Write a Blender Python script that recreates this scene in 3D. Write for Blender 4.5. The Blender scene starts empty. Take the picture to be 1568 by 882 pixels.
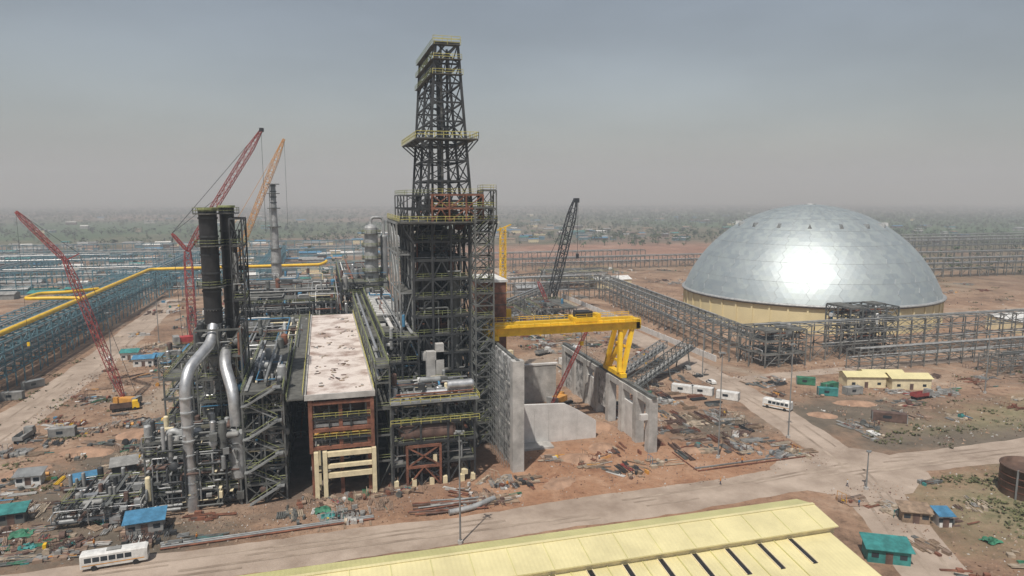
import bpy, math, random
from mathutils import Vector, Matrix
R=random.Random(11)
scene=bpy.context.scene
scene.view_settings.view_transform='Standard'
scene.view_settings.look='None'
scene.view_settings.exposure=0
V=Vector
# ------------------------------------------------------------------ materials
MATS={}
def mat(name,col,rough=.7,metal=0.0,var=.25,scale=.35,col2=None,bump=0.0,bscale=3.0,lo=.35,hi=.65,det=6):
    m=bpy.data.materials.new(name); m.use_nodes=True
    nt=m.node_tree; N=nt.nodes; L=nt.links
    b=N['Principled BSDF']
    tc=N.new('ShaderNodeTexCoord'); no=N.new('ShaderNodeTexNoise')
    no.inputs['Scale'].default_value=scale; no.inputs['Detail'].default_value=det; no.inputs['Roughness'].default_value=.65
    L.new(tc.outputs['Object'],no.inputs['Vector'])
    r=N.new('ShaderNodeValToRGB')
    c1=[max(0,c*(1-var)) for c in col]; c2=col2 or [min(1,c*(1+var)) for c in col]
    r.color_ramp.elements[0].position=lo; r.color_ramp.elements[1].position=hi
    r.color_ramp.elements[0].color=(*c1,1); r.color_ramp.elements[1].color=(*c2,1)
    L.new(no.outputs['Fac'],r.inputs['Fac']); L.new(r.outputs['Color'],b.inputs['Base Color'])
    b.inputs['Roughness'].default_value=rough; b.inputs['Metallic'].default_value=metal
    if bump:
        n2=N.new('ShaderNodeTexNoise'); n2.inputs['Scale'].default_value=bscale; n2.inputs['Detail'].default_value=5
        L.new(tc.outputs['Object'],n2.inputs['Vector'])
        bp=N.new('ShaderNodeBump'); bp.inputs['Strength'].default_value=bump; bp.inputs['Distance'].default_value=.2
        L.new(n2.outputs['Fac'],bp.inputs['Height']); L.new(bp.outputs['Normal'],b.inputs['Normal'])
    MATS[name]=m; return m
mat('steel',(.12,.125,.12),.6,.1,.4,.4)
mat('steel_dark',(.042,.045,.048),.6,.1,.45,.4)
mat('steel_grey',(.25,.26,.26),.55,.2,.3,.3)
mat('steel_rack',(.17,.17,.16),.65,.1,.35,.2)
mat('steel_teal',(.11,.22,.27),.6,.1,.35,.2)
mat('grating',(.11,.11,.10),.8,.1,.4,.5)
mat('rail',(.50,.46,.14),.6,0,.3,.8)
mat('rail_green',(.28,.31,.14),.6,0,.35,.8)
mat('yellow',(.80,.50,.02),.45,0,.15,.35)
mat('silver',(.52,.53,.54),.42,.7,.22,.6)
mat('silver_dull',(.36,.37,.37),.6,.3,.3,.6)
mat('black',(.020,.020,.022),.5,0,.4,.5)
mat('rust',(.19,.08,.05),.8,0,.45,.5)
mat('red',(.42,.05,.05),.5,0,.25,.6)
mat('red_dull',(.30,.06,.055),.6,0,.3,.6)
mat('orange',(.60,.30,.07),.5,0,.25,.6)
mat('cream',(.72,.63,.42),.7,0,.15,.6)
mat('white',(.66,.66,.64),.6,0,.2,.7)
mat('grey',(.27,.27,.26),.7,0,.3,.5)
mat('blue',(.06,.20,.34),.6,0,.3,.5)
mat('teal',(.04,.21,.20),.6,0,.35,.5)
mat('green',(.04,.17,.10),.7,0,.4,.5)
mat('glass',(.03,.04,.05),.12,0,.2,.5)
mat('tyre',(.02,.02,.02),.8,0,.2,.9)
mat('timber',(.25,.18,.125),.8,0,.4,.7)
mat('timber_pale',(.40,.33,.25),.8,0,.3,.7)
mat('brown',(.12,.075,.06),.8,0,.4,.5)
mat('skin',(.25,.13,.08),.6,0,.1,3)
mat('cloth_dark',(.04,.05,.09),.9,0,.2,3)
mat('hivis',(.65,.25,.05),.8,0,.2,3)
mat('concrete',(.42,.41,.39),.85,0,.3,.22,bump=.3)
mat('concrete_patch',(.25,.25,.245),.85,0,.3,.5,col2=(.58,.58,.57),bump=.3,lo=.42,hi=.57,det=9)
mat('concrete_white',(.56,.55,.53),.85,0,.14,.3,col2=(.66,.65,.63),bump=.2)
mat('roof_conc',(.42,.30,.25),.9,0,.28,.16,col2=(.68,.61,.56),bump=.3,lo=.36,hi=.54,det=10)
mat('drum',(.68,.59,.35),.7,0,.08,.08)
mat('dirt_mound',(.34,.215,.145),.95,0,.3,.3,bump=.6)
mat('rock',(.28,.20,.15),.95,0,.4,.15)
mat('leaf',(.04,.070,.022),.9,0,.5,.02)
mat('leaf2',(.08,.09,.04),.9,0,.4,.02)
mat('dry_shrub',(.12,.12,.055),.9,0,.4,.3)
mat('tank_brown',(.11,.065,.045),.7,0,.3,.5)

def roofmat(name,col,period):
    m=mat(name,col,.5,0,.13,.12,det=9); nt=m.node_tree; N=nt.nodes; L=nt.links; b=N['Principled BSDF']
    tc=[n for n in N if n.type=='TEX_COORD'][0]
    w=N.new('ShaderNodeTexWave'); w.wave_type='BANDS'; w.bands_direction='X'; w.inputs['Scale'].default_value=1/period
    L.new(tc.outputs['Object'],w.inputs['Vector'])
    bp=N.new('ShaderNodeBump'); bp.inputs['Strength'].default_value=.35; bp.inputs['Distance'].default_value=.05
    L.new(w.outputs['Fac'],bp.inputs['Height']); L.new(bp.outputs['Normal'],b.inputs['Normal'])
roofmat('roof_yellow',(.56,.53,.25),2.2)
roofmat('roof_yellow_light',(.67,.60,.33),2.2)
mat('dome_metal',(.46,.51,.52),.56,.70,.05,.05)
mat('dome_metal_b',(.445,.50,.515),.54,.72,.05,.05)
mat('dome_metal_c',(.475,.53,.53),.58,.69,.05,.05)
# ground
def ground_mat():
    m=bpy.data.materials.new('ground_soil'); m.use_nodes=True
    nt=m.node_tree;N=nt.nodes;L=nt.links;b=N['Principled BSDF']; b.inputs['Roughness'].default_value=.95
    g=N.new('ShaderNodeNewGeometry')
    def noise(s,d=8,r=.6,dist=0):
        n=N.new('ShaderNodeTexNoise'); n.inputs['Scale'].default_value=s; n.inputs['Detail'].default_value=d
        n.inputs['Roughness'].default_value=r; n.inputs['Distortion'].default_value=dist
        L.new(g.outputs['Position'],n.inputs['Vector']); return n.outputs['Fac']
    def ramp(f,els):
        r=N.new('ShaderNodeValToRGB'); e=r.color_ramp.elements
        while len(e)<len(els): e.new(.5)
        for i,(p,c) in enumerate(els): e[i].position=p; e[i].color=(*c,1)
        L.new(f,r.inputs['Fac']); return r.outputs['Color']
    def mix(f,a,c,mode='MIX'):
        x=N.new('ShaderNodeMix'); x.data_type='RGBA'; x.blend_type=mode
        if isinstance(f,float): x.inputs[0].default_value=f
        else: L.new(f,x.inputs[0])
        L.new(a,x.inputs[6]); L.new(c,x.inputs[7]); return x.outputs[2]
    def mask(cx,cy,rx,ry,soft=.4,wob=.35):
        mp=N.new('ShaderNodeMapping'); mp.vector_type='POINT'
        mp.inputs['Location'].default_value=(-cx/rx,-cy/ry,0); mp.inputs['Scale'].default_value=(1/rx,1/ry,0)
        L.new(g.outputs['Position'],mp.inputs['Vector'])
        ln=N.new('ShaderNodeVectorMath'); ln.operation='LENGTH'; L.new(mp.outputs[0],ln.inputs[0])
        ad=N.new('ShaderNodeMath'); ad.operation='MULTIPLY_ADD'; L.new(noise(4.0/max(rx,ry),6,.7),ad.inputs[0]); ad.inputs[1].default_value=wob*4; 
        sb=N.new('ShaderNodeMath'); sb.operation='SUBTRACT'; L.new(ln.outputs['Value'],sb.inputs[0]); sb.inputs[1].default_value=wob*2
        L.new(sb.outputs[0],ad.inputs[2])
        mr=N.new('ShaderNodeMapRange'); mr.inputs['From Min'].default_value=1+soft; mr.inputs['From Max'].default_value=1-soft
        L.new(ad.outputs[0],mr.inputs['Value']); return mr.outputs[0]
    base=ramp(noise(.035,12,.74,.5),[(.32,(.13,.085,.055)),(.43,(.235,.15,.10)),(.51,(.32,.205,.135)),(.58,(.38,.26,.18)),(.68,(.46,.36,.27))])
    fine=ramp(noise(.5,8,.8),[(.34,(.42,.40,.38)),(.46,(.90,.89,.88)),(.56,(1,1,1)),(.7,(1.18,1.14,1.1))])
    base=mix(1.0,base,fine,'MULTIPLY')
    blot=ramp(noise(.11,10,.75,.8),[(.30,(.55,.53,.50)),(.45,(1,1,1)),(.6,(1,1,1)),(.72,(1.15,1.12,1.08))])
    base=mix(1.0,base,blot,'MULTIPLY')
    pale=ramp(noise(.013,8,.7,1.0),[(.54,(0,0,0)),(.66,(.8,.8,.8))])
    grey=ramp(noise(.2,8,.75),[(.3,(.24,.19,.145)),(.7,(.42,.35,.275))])
    base=mix(pale,base,grey)
    red=ramp(noise(.09,10,.74,.6),[(.3,(.24,.115,.065)),(.5,(.37,.205,.12)),(.7,(.47,.30,.20))])
    red=mix(.7,red,mix(1.0,red,fine,'MULTIPLY'))
    base=mix(mask(62,142,52,25),base,red)
    dark=ramp(noise(.12,8,.7),[(.3,(.09,.075,.055)),(.7,(.20,.16,.12))])
    base=mix(mask(150,163,26,16),base,dark)
    base=mix(mask(105,165,13,12),base,dark)
    base=mix(mask(175,140,42,9,.3),base,dark)
    base=mix(mask(-48,170,16,28,.3,.5),base,dark)
    base=mix(mask(-40,137,22,8,.4,.5),base,dark)
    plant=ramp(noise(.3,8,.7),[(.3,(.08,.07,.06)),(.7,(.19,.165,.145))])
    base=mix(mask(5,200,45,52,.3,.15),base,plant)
    grass=ramp(noise(.3,8,.7),[(.3,(.12,.12,.055)),(.7,(.33,.27,.17))])
    base=mix(mask(150,100,32,17,.5,.4),base,grass)
    base=mix(mask(235,150,60,12,.5,.5),base,grass)
    far=ramp(noise(.0024,12,.74,.8),[(.32,(.045,.075,.032)),(.42,(.09,.11,.055)),(.48,(.17,.14,.095)),(.56,(.27,.18,.13)),(.68,(.38,.30,.235))])
    farf=ramp(noise(.03,6,.8),[(.35,(.40,.40,.38)),(.6,(1,1,1))])
    far=mix(1.0,far,farf,'MULTIPLY')
    fields=ramp(noise(.006,8,.7),[(.3,(.03,.065,.022)),(.6,(.07,.12,.045)),(.75,(.16,.15,.085))])
    far=mix(mask(1500,1500,900,1000,.3,.3),far,fields)
    far=mix(mask(-700,1500,900,420,.3,.3),far,fields)
    ln=N.new('ShaderNodeVectorMath'); ln.operation='LENGTH'; L.new(g.outputs['Position'],ln.inputs[0])
    mr=N.new('ShaderNodeMapRange'); mr.inputs['From Min'].default_value=500; mr.inputs['From Max'].default_value=1000
    L.new(ln.outputs['Value'],mr.inputs['Value'])
    base=mix(mr.outputs[0],base,far)
    red2=ramp(noise(.02,10,.75,.6),[(.3,(.17,.10,.07)),(.48,(.29,.155,.105)),(.7,(.42,.28,.21))])
    base=mix(mask(330,740,250,130,.3,.35),base,red2)
    L.new(base,b.inputs['Base Color'])
    bp=N.new('ShaderNodeBump'); bp.inputs['Strength'].default_value=.9; bp.inputs['Distance'].default_value=.7
    L.new(noise(.35,10,.75),bp.inputs['Height']); L.new(bp.outputs['Normal'],b.inputs['Normal'])
    MATS['ground']=m
ground_mat()
mat('road_dirt',(.35,.27,.21),.95,0,.22,.09,col2=(.46,.375,.305),bump=.35,det=10)
mat('wheel_track',(.28,.215,.165),.95,0,.2,.12,col2=(.42,.34,.27),bump=.3,det=10)

# ------------------------------------------------------------------ builder
class Obj:
    def __init__(s,name,loc=None,rot=0,sc=1):
        s.name=name; s.parts={}; s.loc=loc; s.rot=rot; s.sc=sc
    def P(s,part,mt):
        k=part+'|'+mt
        if k not in s.parts: s.parts[k]=([],[],[],part,mt)
        return s.parts[k]
    def poly(s,part,mt,vs,fs,smooth=False):
        p=s.P(part,mt); o=len(p[0]); p[0].extend(vs)
        for f in fs: p[1].append([i+o for i in f]); p[2].append(smooth)
    def box(s,part,mt,c,d,rot=0):
        x,y,z=d[0]/2,d[1]/2,d[2]/2; ca,sa=math.cos(rot),math.sin(rot)
        vs=[]
        for dx,dy,dz in ((-x,-y,-z),(x,-y,-z),(x,y,-z),(-x,y,-z),(-x,-y,z),(x,-y,z),(x,y,z),(-x,y,z)):
            vs.append((c[0]+dx*ca-dy*sa,c[1]+dx*sa+dy*ca,c[2]+dz))
        s.poly(part,mt,vs,[(0,3,2,1),(4,5,6,7),(0,1,5,4),(1,2,6,5),(2,3,7,6),(3,0,4,7)])
    def b2(s,part,mt,u0,u1,v0,v1,z0,z1):
        s.box(part,mt,((u0+u1)/2,(v0+v1)/2,(z0+z1)/2),(u1-u0,v1-v0,z1-z0))
    def beam(s,part,mt,a,b,w,h=None):
        a=V(a);b=V(b);d=b-a
        if d.length<1e-4: return
        d.normalize(); up=V((0,0,1)) if abs(d.z)<.9 else V((0,1,0))
        x=d.cross(up).normalized()*(w/2); y=x.cross(d).normalized()*((h or w)/2)
        vs=[tuple(p) for p in (a-x-y,a+x-y,a+x+y,a-x+y,b-x-y,b+x-y,b+x+y,b-x+y)]
        s.poly(part,mt,vs,[(0,3,2,1),(4,5,6,7),(0,1,5,4),(1,2,6,5),(2,3,7,6),(3,0,4,7)])
    def cyl(s,part,mt,a,b,r,r2=None,n=12,cap=True):
        a=V(a);b=V(b);d=(b-a).normalized(); up=V((0,0,1)) if abs(d.z)<.9 else V((0,1,0))
        x=d.cross(up).normalized(); y=d.cross(x); r2=r if r2 is None else r2
        vs=[];
        for c,q in ((a,r),(b,r2)):
            for i in range(n):
                t=2*math.pi*i/n; vs.append(tuple(c+x*(q*math.cos(t))+y*(q*math.sin(t))))
        s.poly(part,mt,vs,[(i,(i+1)%n,n+(i+1)%n,n+i) for i in range(n)],True)
        if cap:
            s.poly(part,mt,vs[:n],[tuple(range(n))]); s.poly(part,mt,vs[n:],[tuple(range(n))])
    def lathe(s,part,mt,c,prof,n=24,smooth=True):
        vs=[];fs=[]
        for r,z in prof:
            for i in range(n):
                t=2*math.pi*i/n; vs.append((c[0]+r*math.cos(t),c[1]+r*math.sin(t),c[2]+z))
        for k in range(len(prof)-1):
            for i in range(n):
                j=(i+1)%n; fs.append((k*n+i,k*n+j,(k+1)*n+j,(k+1)*n+i))
        s.poly(part,mt,vs,fs,smooth)
    def vessel(s,part,mt,a,b,r,n=16):
        a=V(a);b=V(b);d=(b-a).normalized()
        s.cyl(part,mt,a,b,r,n=n,cap=False)
        for c,sg in ((a,-1),(b,1)):
            s.cyl(part,mt,c,c+d*(sg*r*.3),r,r*.8,n=n,cap=False); s.cyl(part,mt,c+d*(sg*r*.3),c+d*(sg*r*.5),r*.8,r*.3,n=n,cap=True)
    def sweep(s,part,mt,path,r,n=12,fil=1.5):
        pts=[V(p) for p in path]; out=[pts[0]]
        for i in range(1,len(pts)-1):
            p=pts[i]; d0=(pts[i-1]-p); d1=(pts[i+1]-p); f=min(fil,d0.length*.45,d1.length*.45)
            a=p+d0.normalized()*f; c=p+d1.normalized()*f
            for t in (0,.25,.5,.75,1): out.append(a.lerp(p,t).lerp(p.lerp(c,t),t))
        out.append(pts[-1])
        t0=(out[1]-out[0]).normalized(); up=V((0,0,1)) if abs(t0.z)<.9 else V((0,1,0)); x=t0.cross(up).normalized()
        vs=[];fs=[]
        for i,p in enumerate(out):
            t=(out[min(i+1,len(out)-1)]-out[max(i-1,0)]).normalized()
            x=(x-t*x.dot(t)).normalized(); y=t.cross(x)
            for k in range(n):
                a=2*math.pi*k/n; vs.append(tuple(p+x*(r*math.cos(a))+y*(r*math.sin(a))))
        for i in range(len(out)-1):
            for k in range(n):
                j=(k+1)%n; fs.append((i*n+k,i*n+j,(i+1)*n+j,(i+1)*n+k))
        s.poly(part,mt,vs,fs,True)
        s.poly(part,mt,vs[:n],[tuple(range(n))]); s.poly(part,mt,vs[-n:],[tuple(range(n))])
    def done(s):
        if s.loc is None:
            xs=[v for p in s.parts.values() for v in p[0]]
            c=V(((min(v[0] for v in xs)+max(v[0] for v in xs))/2,(min(v[1] for v in xs)+max(v[1] for v in xs))/2,min(v[2] for v in xs))); off=c
        else: c=V(s.loc); off=V((0,0,0))
        e=bpy.data.objects.new(s.name,None); scene.collection.objects.link(e)
        e.location=c; e.rotation_euler=(0,0,s.rot); e.scale=(s.sc,)*3; e.empty_display_size=1
        for vs,fs,sm,part,mt in s.parts.values():
            me=bpy.data.meshes.new(part); me.from_pydata([(v[0]-off.x,v[1]-off.y,v[2]-off.z) for v in vs],[],fs)
            me.materials.append(MATS[mt]); me.polygons.foreach_set('use_smooth',sm); me.update()
            ob=bpy.data.objects.new(part,me); scene.collection.objects.link(ob); ob.parent=e
        return e

def rail(o,a,b,mt='rail',h=1.15,w=.075):
    a=V(a);b=V(b);L=(b-a).length
    if L<.3: return
    for hh in (h,h*.5): o.beam('handrail',mt,a+V((0,0,hh)),b+V((0,0,hh)),w)
    n=max(1,int(L/2.2))
    for i in range(n+1):
        p=a.lerp(b,i/n); o.beam('handrail',mt,p,p+V((0,0,h)),w)
def frame(o,F,T,zs,nu,nv,mt='steel',cw=.45,bw=.35,brace=.5,floor=.5,rl='rail',inner=True,xb=.3,ro=None):
    T=T or F; z0,z1=zs[0],zs[-1]
    def P(i,j,z):
        t=(z-z0)/(z1-z0); q=[F[k]+(T[k]-F[k])*t for k in range(4)]
        return V((q[0]+(q[1]-q[0])*i/nu,q[2]+(q[3]-q[2])*j/nv,z))
    for k in range(1,len(zs)):
        za,zb=zs[k-1],zs[k]
        for i in range(nu+1):
            for j in range(nv+1):
                if not inner and 0<i<nu and 0<j<nv: continue
                o.beam('columns',mt,P(i,j,za),P(i,j,zb),cw)
        for j in range(nv+1):
            for i in range(nu): o.beam('beams',mt,P(i,j,zb),P(i+1,j,zb),bw,bw*1.3)
        for i in range(nu+1):
            for j in range(nv): o.beam('beams',mt,P(i,j,zb),P(i,j+1,zb),bw,bw*1.3)
        def br(a,b,c,d):
            if R.random()<brace:
                x=R.random()
                if x<xb: o.beam('bracing',mt,a,d,bw*.7); o.beam('bracing',mt,b,c,bw*.7)
                elif x<xb+(1-xb)*.5: 
                    mI=(c+d)/2; o.beam('bracing',mt,a,mI,bw*.7); o.beam('bracing',mt,b,mI,bw*.7)
                else: o.beam('bracing',mt,a,d,bw*.7)
        for j in (0,nv):
            for i in range(nu): br(P(i,j,za),P(i+1,j,za),P(i,j,zb),P(i+1,j,zb))
        for i in (0,nu):
            for j in range(nv): br(P(i,j,za),P(i,j+1,za),P(i,j,zb),P(i,j+1,zb))
        anyf=False
        for i in range(nu):
            for j in range(nv):
                if R.random()<floor:
                    a,b,c,d=P(i,j,zb),P(i+1,j,zb),P(i+1,j+1,zb),P(i,j+1,zb); anyf=True
                    h=V((0,0,bw*.66+.04)); g=V((0,0,bw*.66+.14))
                    vs=[tuple(p+h) for p in (a,b,c,d)]+[tuple(p+g) for p in (a,b,c,d)]
                    o.poly('floor_grating','grating',vs,[(0,3,2,1),(4,5,6,7),(0,1,5,4),(1,2,6,5),(2,3,7,6),(3,0,4,7)])
        if rl and anyf:
            e=V((0,0,bw*.66+.1))
            c=[P(0,0,zb)+e,P(nu,0,zb)+e,P(nu,nv,zb)+e,P(0,nv,zb)+e]
            for q in range(4):
                if R.random()<.85: rail(o,c[q],c[(q+1)%4],rl)
EQ=['silver','silver_dull','steel_grey','grey','steel_dark','silver_dull','cream','rust','steel_grey','silver','silver_dull','steel_dark','steel','brown','steel','grey','white','blue']
def fill(o,u0,u1,v0,v1,z0,z1,n,eq=EQ,rs=1.0):
    for _ in range(n):
        mt=R.choice(eq); k=R.random(); u=R.uniform(u0,u1); v=R.uniform(v0,v1); z=R.uniform(z0,z1)
        if k<.10:
            r=R.uniform(.5,1.2)*rs; l=R.uniform(2.5,6)
            if R.random()<.5: o.vessel('vessels',mt,(u,v,z),(u,min(v+l,v1+1),z),r)
            else: o.vessel('vessels',mt,(u,v,z),(min(u+l,u1),v,z),r) if u<u1-1 else None
        elif k<.20:
            r=R.uniform(.4,1.0)*rs; o.vessel('vessels',mt,(u,v,z),(u,v,min(z+R.uniform(2.5,7),z1+1.5)),r)
        elif k<.72:
            r=R.uniform(.08,.32)*rs; p=[V((u,v,z))]; ax=R.randrange(3)
            for q in range(R.randint(2,5)):
                w=p[-1].copy(); ax=(ax+R.choice((1,2)))%3; lim=((u0,u1),(v0,v1),(z0,z1))[ax]
                w[ax]=R.uniform(*lim)
                if abs(w[ax]-p[-1][ax])>1: p.append(w)
            if len(p)>1: o.sweep('piping',mt,p,r,n=8,fil=r*2.2)
        elif k<.88:
            o.box('equipment',mt,(u,v,z),(R.uniform(.5,2.2),R.uniform(.5,2.2),R.uniform(.4,1.8)))
        else:
            o.beam('cable_trays',mt,(u0,v,z),(u1,v,z),R.uniform(.3,.8),.15) if R.random()<.5 else o.beam('cable_trays',mt,(u,v0,z),(u,v1,z),R.uniform(.3,.8),.15)
def stairs(o,u0,u1,v,z0,z1,dz,w=1.1,mt='steel_grey',rl='rail_green'):
    z=z0;f=0
    while z<z1-.1:
        a,b=(u0,u1) if f%2==0 else (u1,u0); vv=v+(0 if f%2==0 else w+.2)
        o.beam('stairs',mt,(a,vv,z),(b,vv,z+dz),w,.25)
        for hh in (1.1,): o.beam('handrail',rl,(a,vv-w/2,z+hh),(b,vv-w/2,z+dz+hh),.1)
        o.b2('stairs',mt,min(b,b+.1)-.8,b+.8,v-w/2,v+w*1.7,z+dz-.1,z+dz+.03)
        z+=dz;f+=1
def lattice(o,part,mt,a,b,w,w0=None,w1=None,n=None,ch=.25,di=.14,side=None):
    a=V(a);b=V(b);d=(b-a);L=d.length;d.normalize(); up=side or (V((0,0,1)) if abs(d.z)<.95 else V((0,1,0)))
    x=d.cross(up).normalized(); y=x.cross(d).normalized(); n=n or max(3,int(L/(w*1.2)))
    w0=w if w0 is None else w0; w1=w if w1 is None else w1
    def ww(t):
        e=.14
        if t<e: return w0+(w-w0)*t/e
        if t>1-e: return w+(w1-w)*(t-1+e)/e
        return w
    def C(i,k):
        t=i/n; q=ww(t)/2; sx,sy=((-1,-1),(1,-1),(1,1),(-1,1))[k%4]
        return a+d*(L*t)+x*(q*sx)+y*(q*sy)
    for i in range(n):
        for k in range(4):
            o.beam(part,mt,C(i,k),C(i+1,k),ch)
            if i%2: o.beam(part,mt,C(i,k),C(i+1,k+1),di)
            else: o.beam(part,mt,C(i,k+1),C(i+1,k),di)
            o.beam(part,mt,C(i,k),C(i,k+1),di)

# ------------------------------------------------------------------ ground, roads, haze, sky
def sheet(name,pts,z,mt):
    me=bpy.data.meshes.new(name); me.from_pydata([(p[0],p[1],z) for p in pts],[],[list(range(len(pts)))])
    me.materials.append(MATS[mt]); o=bpy.data.objects.new(name,me); scene.collection.objects.link(o); return o
sheet('ground',[(-9000,-3000),(9000,-3000),(9000,12000),(-9000,12000)],0,'ground')
def road(name,pts,w,z,tracks=(-2.9,-1.2,1.3,3.0)):
    P=[V((p[0],p[1],0)) for p in pts]; S=[]
    for i in range(len(P)-1):
        n=max(2,int((P[i+1]-P[i]).length/2))
        for k in range(n):
            a=P[max(i-1,0)];b=P[i];c=P[i+1];d=P[min(i+2,len(P)-1)];t=k/n
            S.append(.5*((2*b)+(c-a)*t+(2*a-5*b+4*c-d)*t*t+(3*b-a-3*c+d)*t**3))
    S.append(P[-1]); vs=[];fs=[]; a=b=w/2; Nn=[]
    for i,p in enumerate(S):
        t=(S[min(i+1,len(S)-1)]-S[max(i-1,0)]).normalized(); n=V((t.y,-t.x,0)); Nn.append(n)
        a+=R.uniform(-.35,.35)+(w/2-a)*.15; b+=R.uniform(-.35,.35)+(w/2-b)*.15
        vs+= [(p.x+n.x*a,p.y+n.y*a,z),(p.x-n.x*b,p.y-n.y*b,z)]
    for i in range(len(S)-1): fs.append((2*i,2*i+1,2*i+3,2*i+2))
    nb=len(fs)
    for q,of in enumerate(tracks):
        base=len(vs); c=of; hw=.35
        for i,p in enumerate(S):
            c+=R.uniform(-.10,.10)+(of-c)*.1; hw+=R.uniform(-.06,.06)+(.35-hw)*.2; n=Nn[i]; zz=z+.031+q*.004
            vs+=[(p.x+n.x*(c+hw),p.y+n.y*(c+hw),zz),(p.x+n.x*(c-hw),p.y+n.y*(c-hw),zz)]
        on=True
        for i in range(len(S)-1):
            if R.random()<.06: on=not on
            if on: fs.append((base+2*i,base+2*i+1,base+2*i+3,base+2*i+2))
    me=bpy.data.meshes.new(name); me.from_pydata(vs,[],fs); me.materials.append(MATS['road_dirt']); me.materials.append(MATS['wheel_track'])
    me.polygons.foreach_set('material_index',[0]*nb+[1]*(len(fs)-nb)); me.update()
    o=bpy.data.objects.new(name,me); scene.collection.objects.link(o)
road('dirt_road',[(-120,124),(-60,124.5),(20,124.5),(80,126),(122,129),(172,128),(260,127),(400,128)],11.5,.012)
road('dirt_road',[(150,600),(141,420),(138,265),(132,190),(126,150),(119,126),(108,102),(100,85),(92,55)],12.5,.020)
road('dirt_road',[(-88,130),(-88,220),(-87,300),(-90,400),(-92,470)],14,.012)
road('dirt_road',[(135,206),(200,209),(300,212),(420,214)],7,.016,(-1,1))
pts=[]
for i in range(28):
    a=2*math.pi*i/28; r=15+R.uniform(-1.2,1.2); pts.append((119+r*1.25*math.cos(a),129+r*.95*math.sin(a)))
sheet('dirt_road',pts,.028,'road_dirt')

def hazebox(name,col,dens,an,u0,u1,v0,v1,z0,z1):
    hm=bpy.data.materials.new(name); hm.use_nodes=True; nt=hm.node_tree; nt.nodes.clear()
    out=nt.nodes.new('ShaderNodeOutputMaterial'); s_=nt.nodes.new('ShaderNodeVolumeScatter')
    s_.inputs['Color'].default_value=(*col,1); s_.inputs['Density'].default_value=dens; s_.inputs['Anisotropy'].default_value=an
    nt.links.new(s_.outputs[0],out.inputs['Volume'])
    hz=Obj(name); MATS[name]=hm; hz.b2(name,name,u0,u1,v0,v1,z0,z1); p=list(hz.parts.values())[0]
    me=bpy.data.meshes.new(name); me.from_pydata(p[0],[],p[1]); me.materials.append(hm)
    ho=bpy.data.objects.new(name,me); scene.collection.objects.link(ho)
hazebox('haze',(.60,.70,.80),.00036,0,-7000,7000,-800,8000,-2,330)
hazebox('dust_haze',(.80,.76,.79),.00042,0,-6900,6900,560,7900,-3,150)

el=math.radians(61); D=V((-.62,-.78,0)).normalized()*math.cos(el)+V((0,0,math.sin(el)))
w=bpy.data.worlds.new('World'); scene.world=w; w.use_nodes=True; nt=w.node_tree;N=nt.nodes;L=nt.links
bg=N['Background']; sky=N.new('ShaderNodeTexSky'); sky.sky_type='NISHITA'; sky.sun_disc=False
sky.sun_elevation=el; sky.sun_rotation=math.atan2(D.x,D.y); sky.dust_density=1.5; sky.air_density=1.2; sky.ozone_density=1
hs=N.new('ShaderNodeHueSaturation'); hs.inputs['Saturation'].default_value=.62; hs.inputs['Value'].default_value=1
L.new(sky.outputs[0],hs.inputs['Color'])
tc=N.new('ShaderNodeTexCoord'); mp=N.new('ShaderNodeMapping'); mp.inputs['Scale'].default_value=(1,1,3.5)
no=N.new('ShaderNodeTexNoise'); no.inputs['Scale'].default_value=1.8; no.inputs['Detail'].default_value=7
L.new(tc.outputs['Generated'],mp.inputs[0]); L.new(mp.outputs[0],no.inputs['Vector'])
mr=N.new('ShaderNodeMapRange'); mr.inputs['From Min'].default_value=.3; mr.inputs['From Max'].default_value=.7
mr.inputs['To Min'].default_value=.80; mr.inputs['To Max'].default_value=1.20; L.new(no.outputs['Fac'],mr.inputs['Value'])
vm=N.new('ShaderNodeVectorMath'); vm.operation='SCALE'; L.new(hs.outputs[0],vm.inputs[0]); L.new(mr.outputs[0],vm.inputs['Scale'])
L.new(vm.outputs[0],bg.inputs['Color']); bg.inputs['Strength'].default_value=.075
sl=bpy.data.lights.new('sun','SUN'); sl.energy=4.0; sl.angle=math.radians(.8); sl.color=(1,.95,.88)
so=bpy.data.objects.new('sun',sl); scene.collection.objects.link(so); so.rotation_euler=D.to_track_quat('Z','Y').to_euler(); so.location=(0,0,200)
cam=bpy.data.cameras.new('camera'); cam.lens=24.0; cam.sensor_width=36; cam.clip_start=.5; cam.clip_end=20000
co=bpy.data.objects.new('camera',cam); scene.collection.objects.link(co); co.location=(0,0,65)
co.rotation_euler=(math.radians(90-7.7),0,math.radians(-15.5)); scene.camera=co

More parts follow.
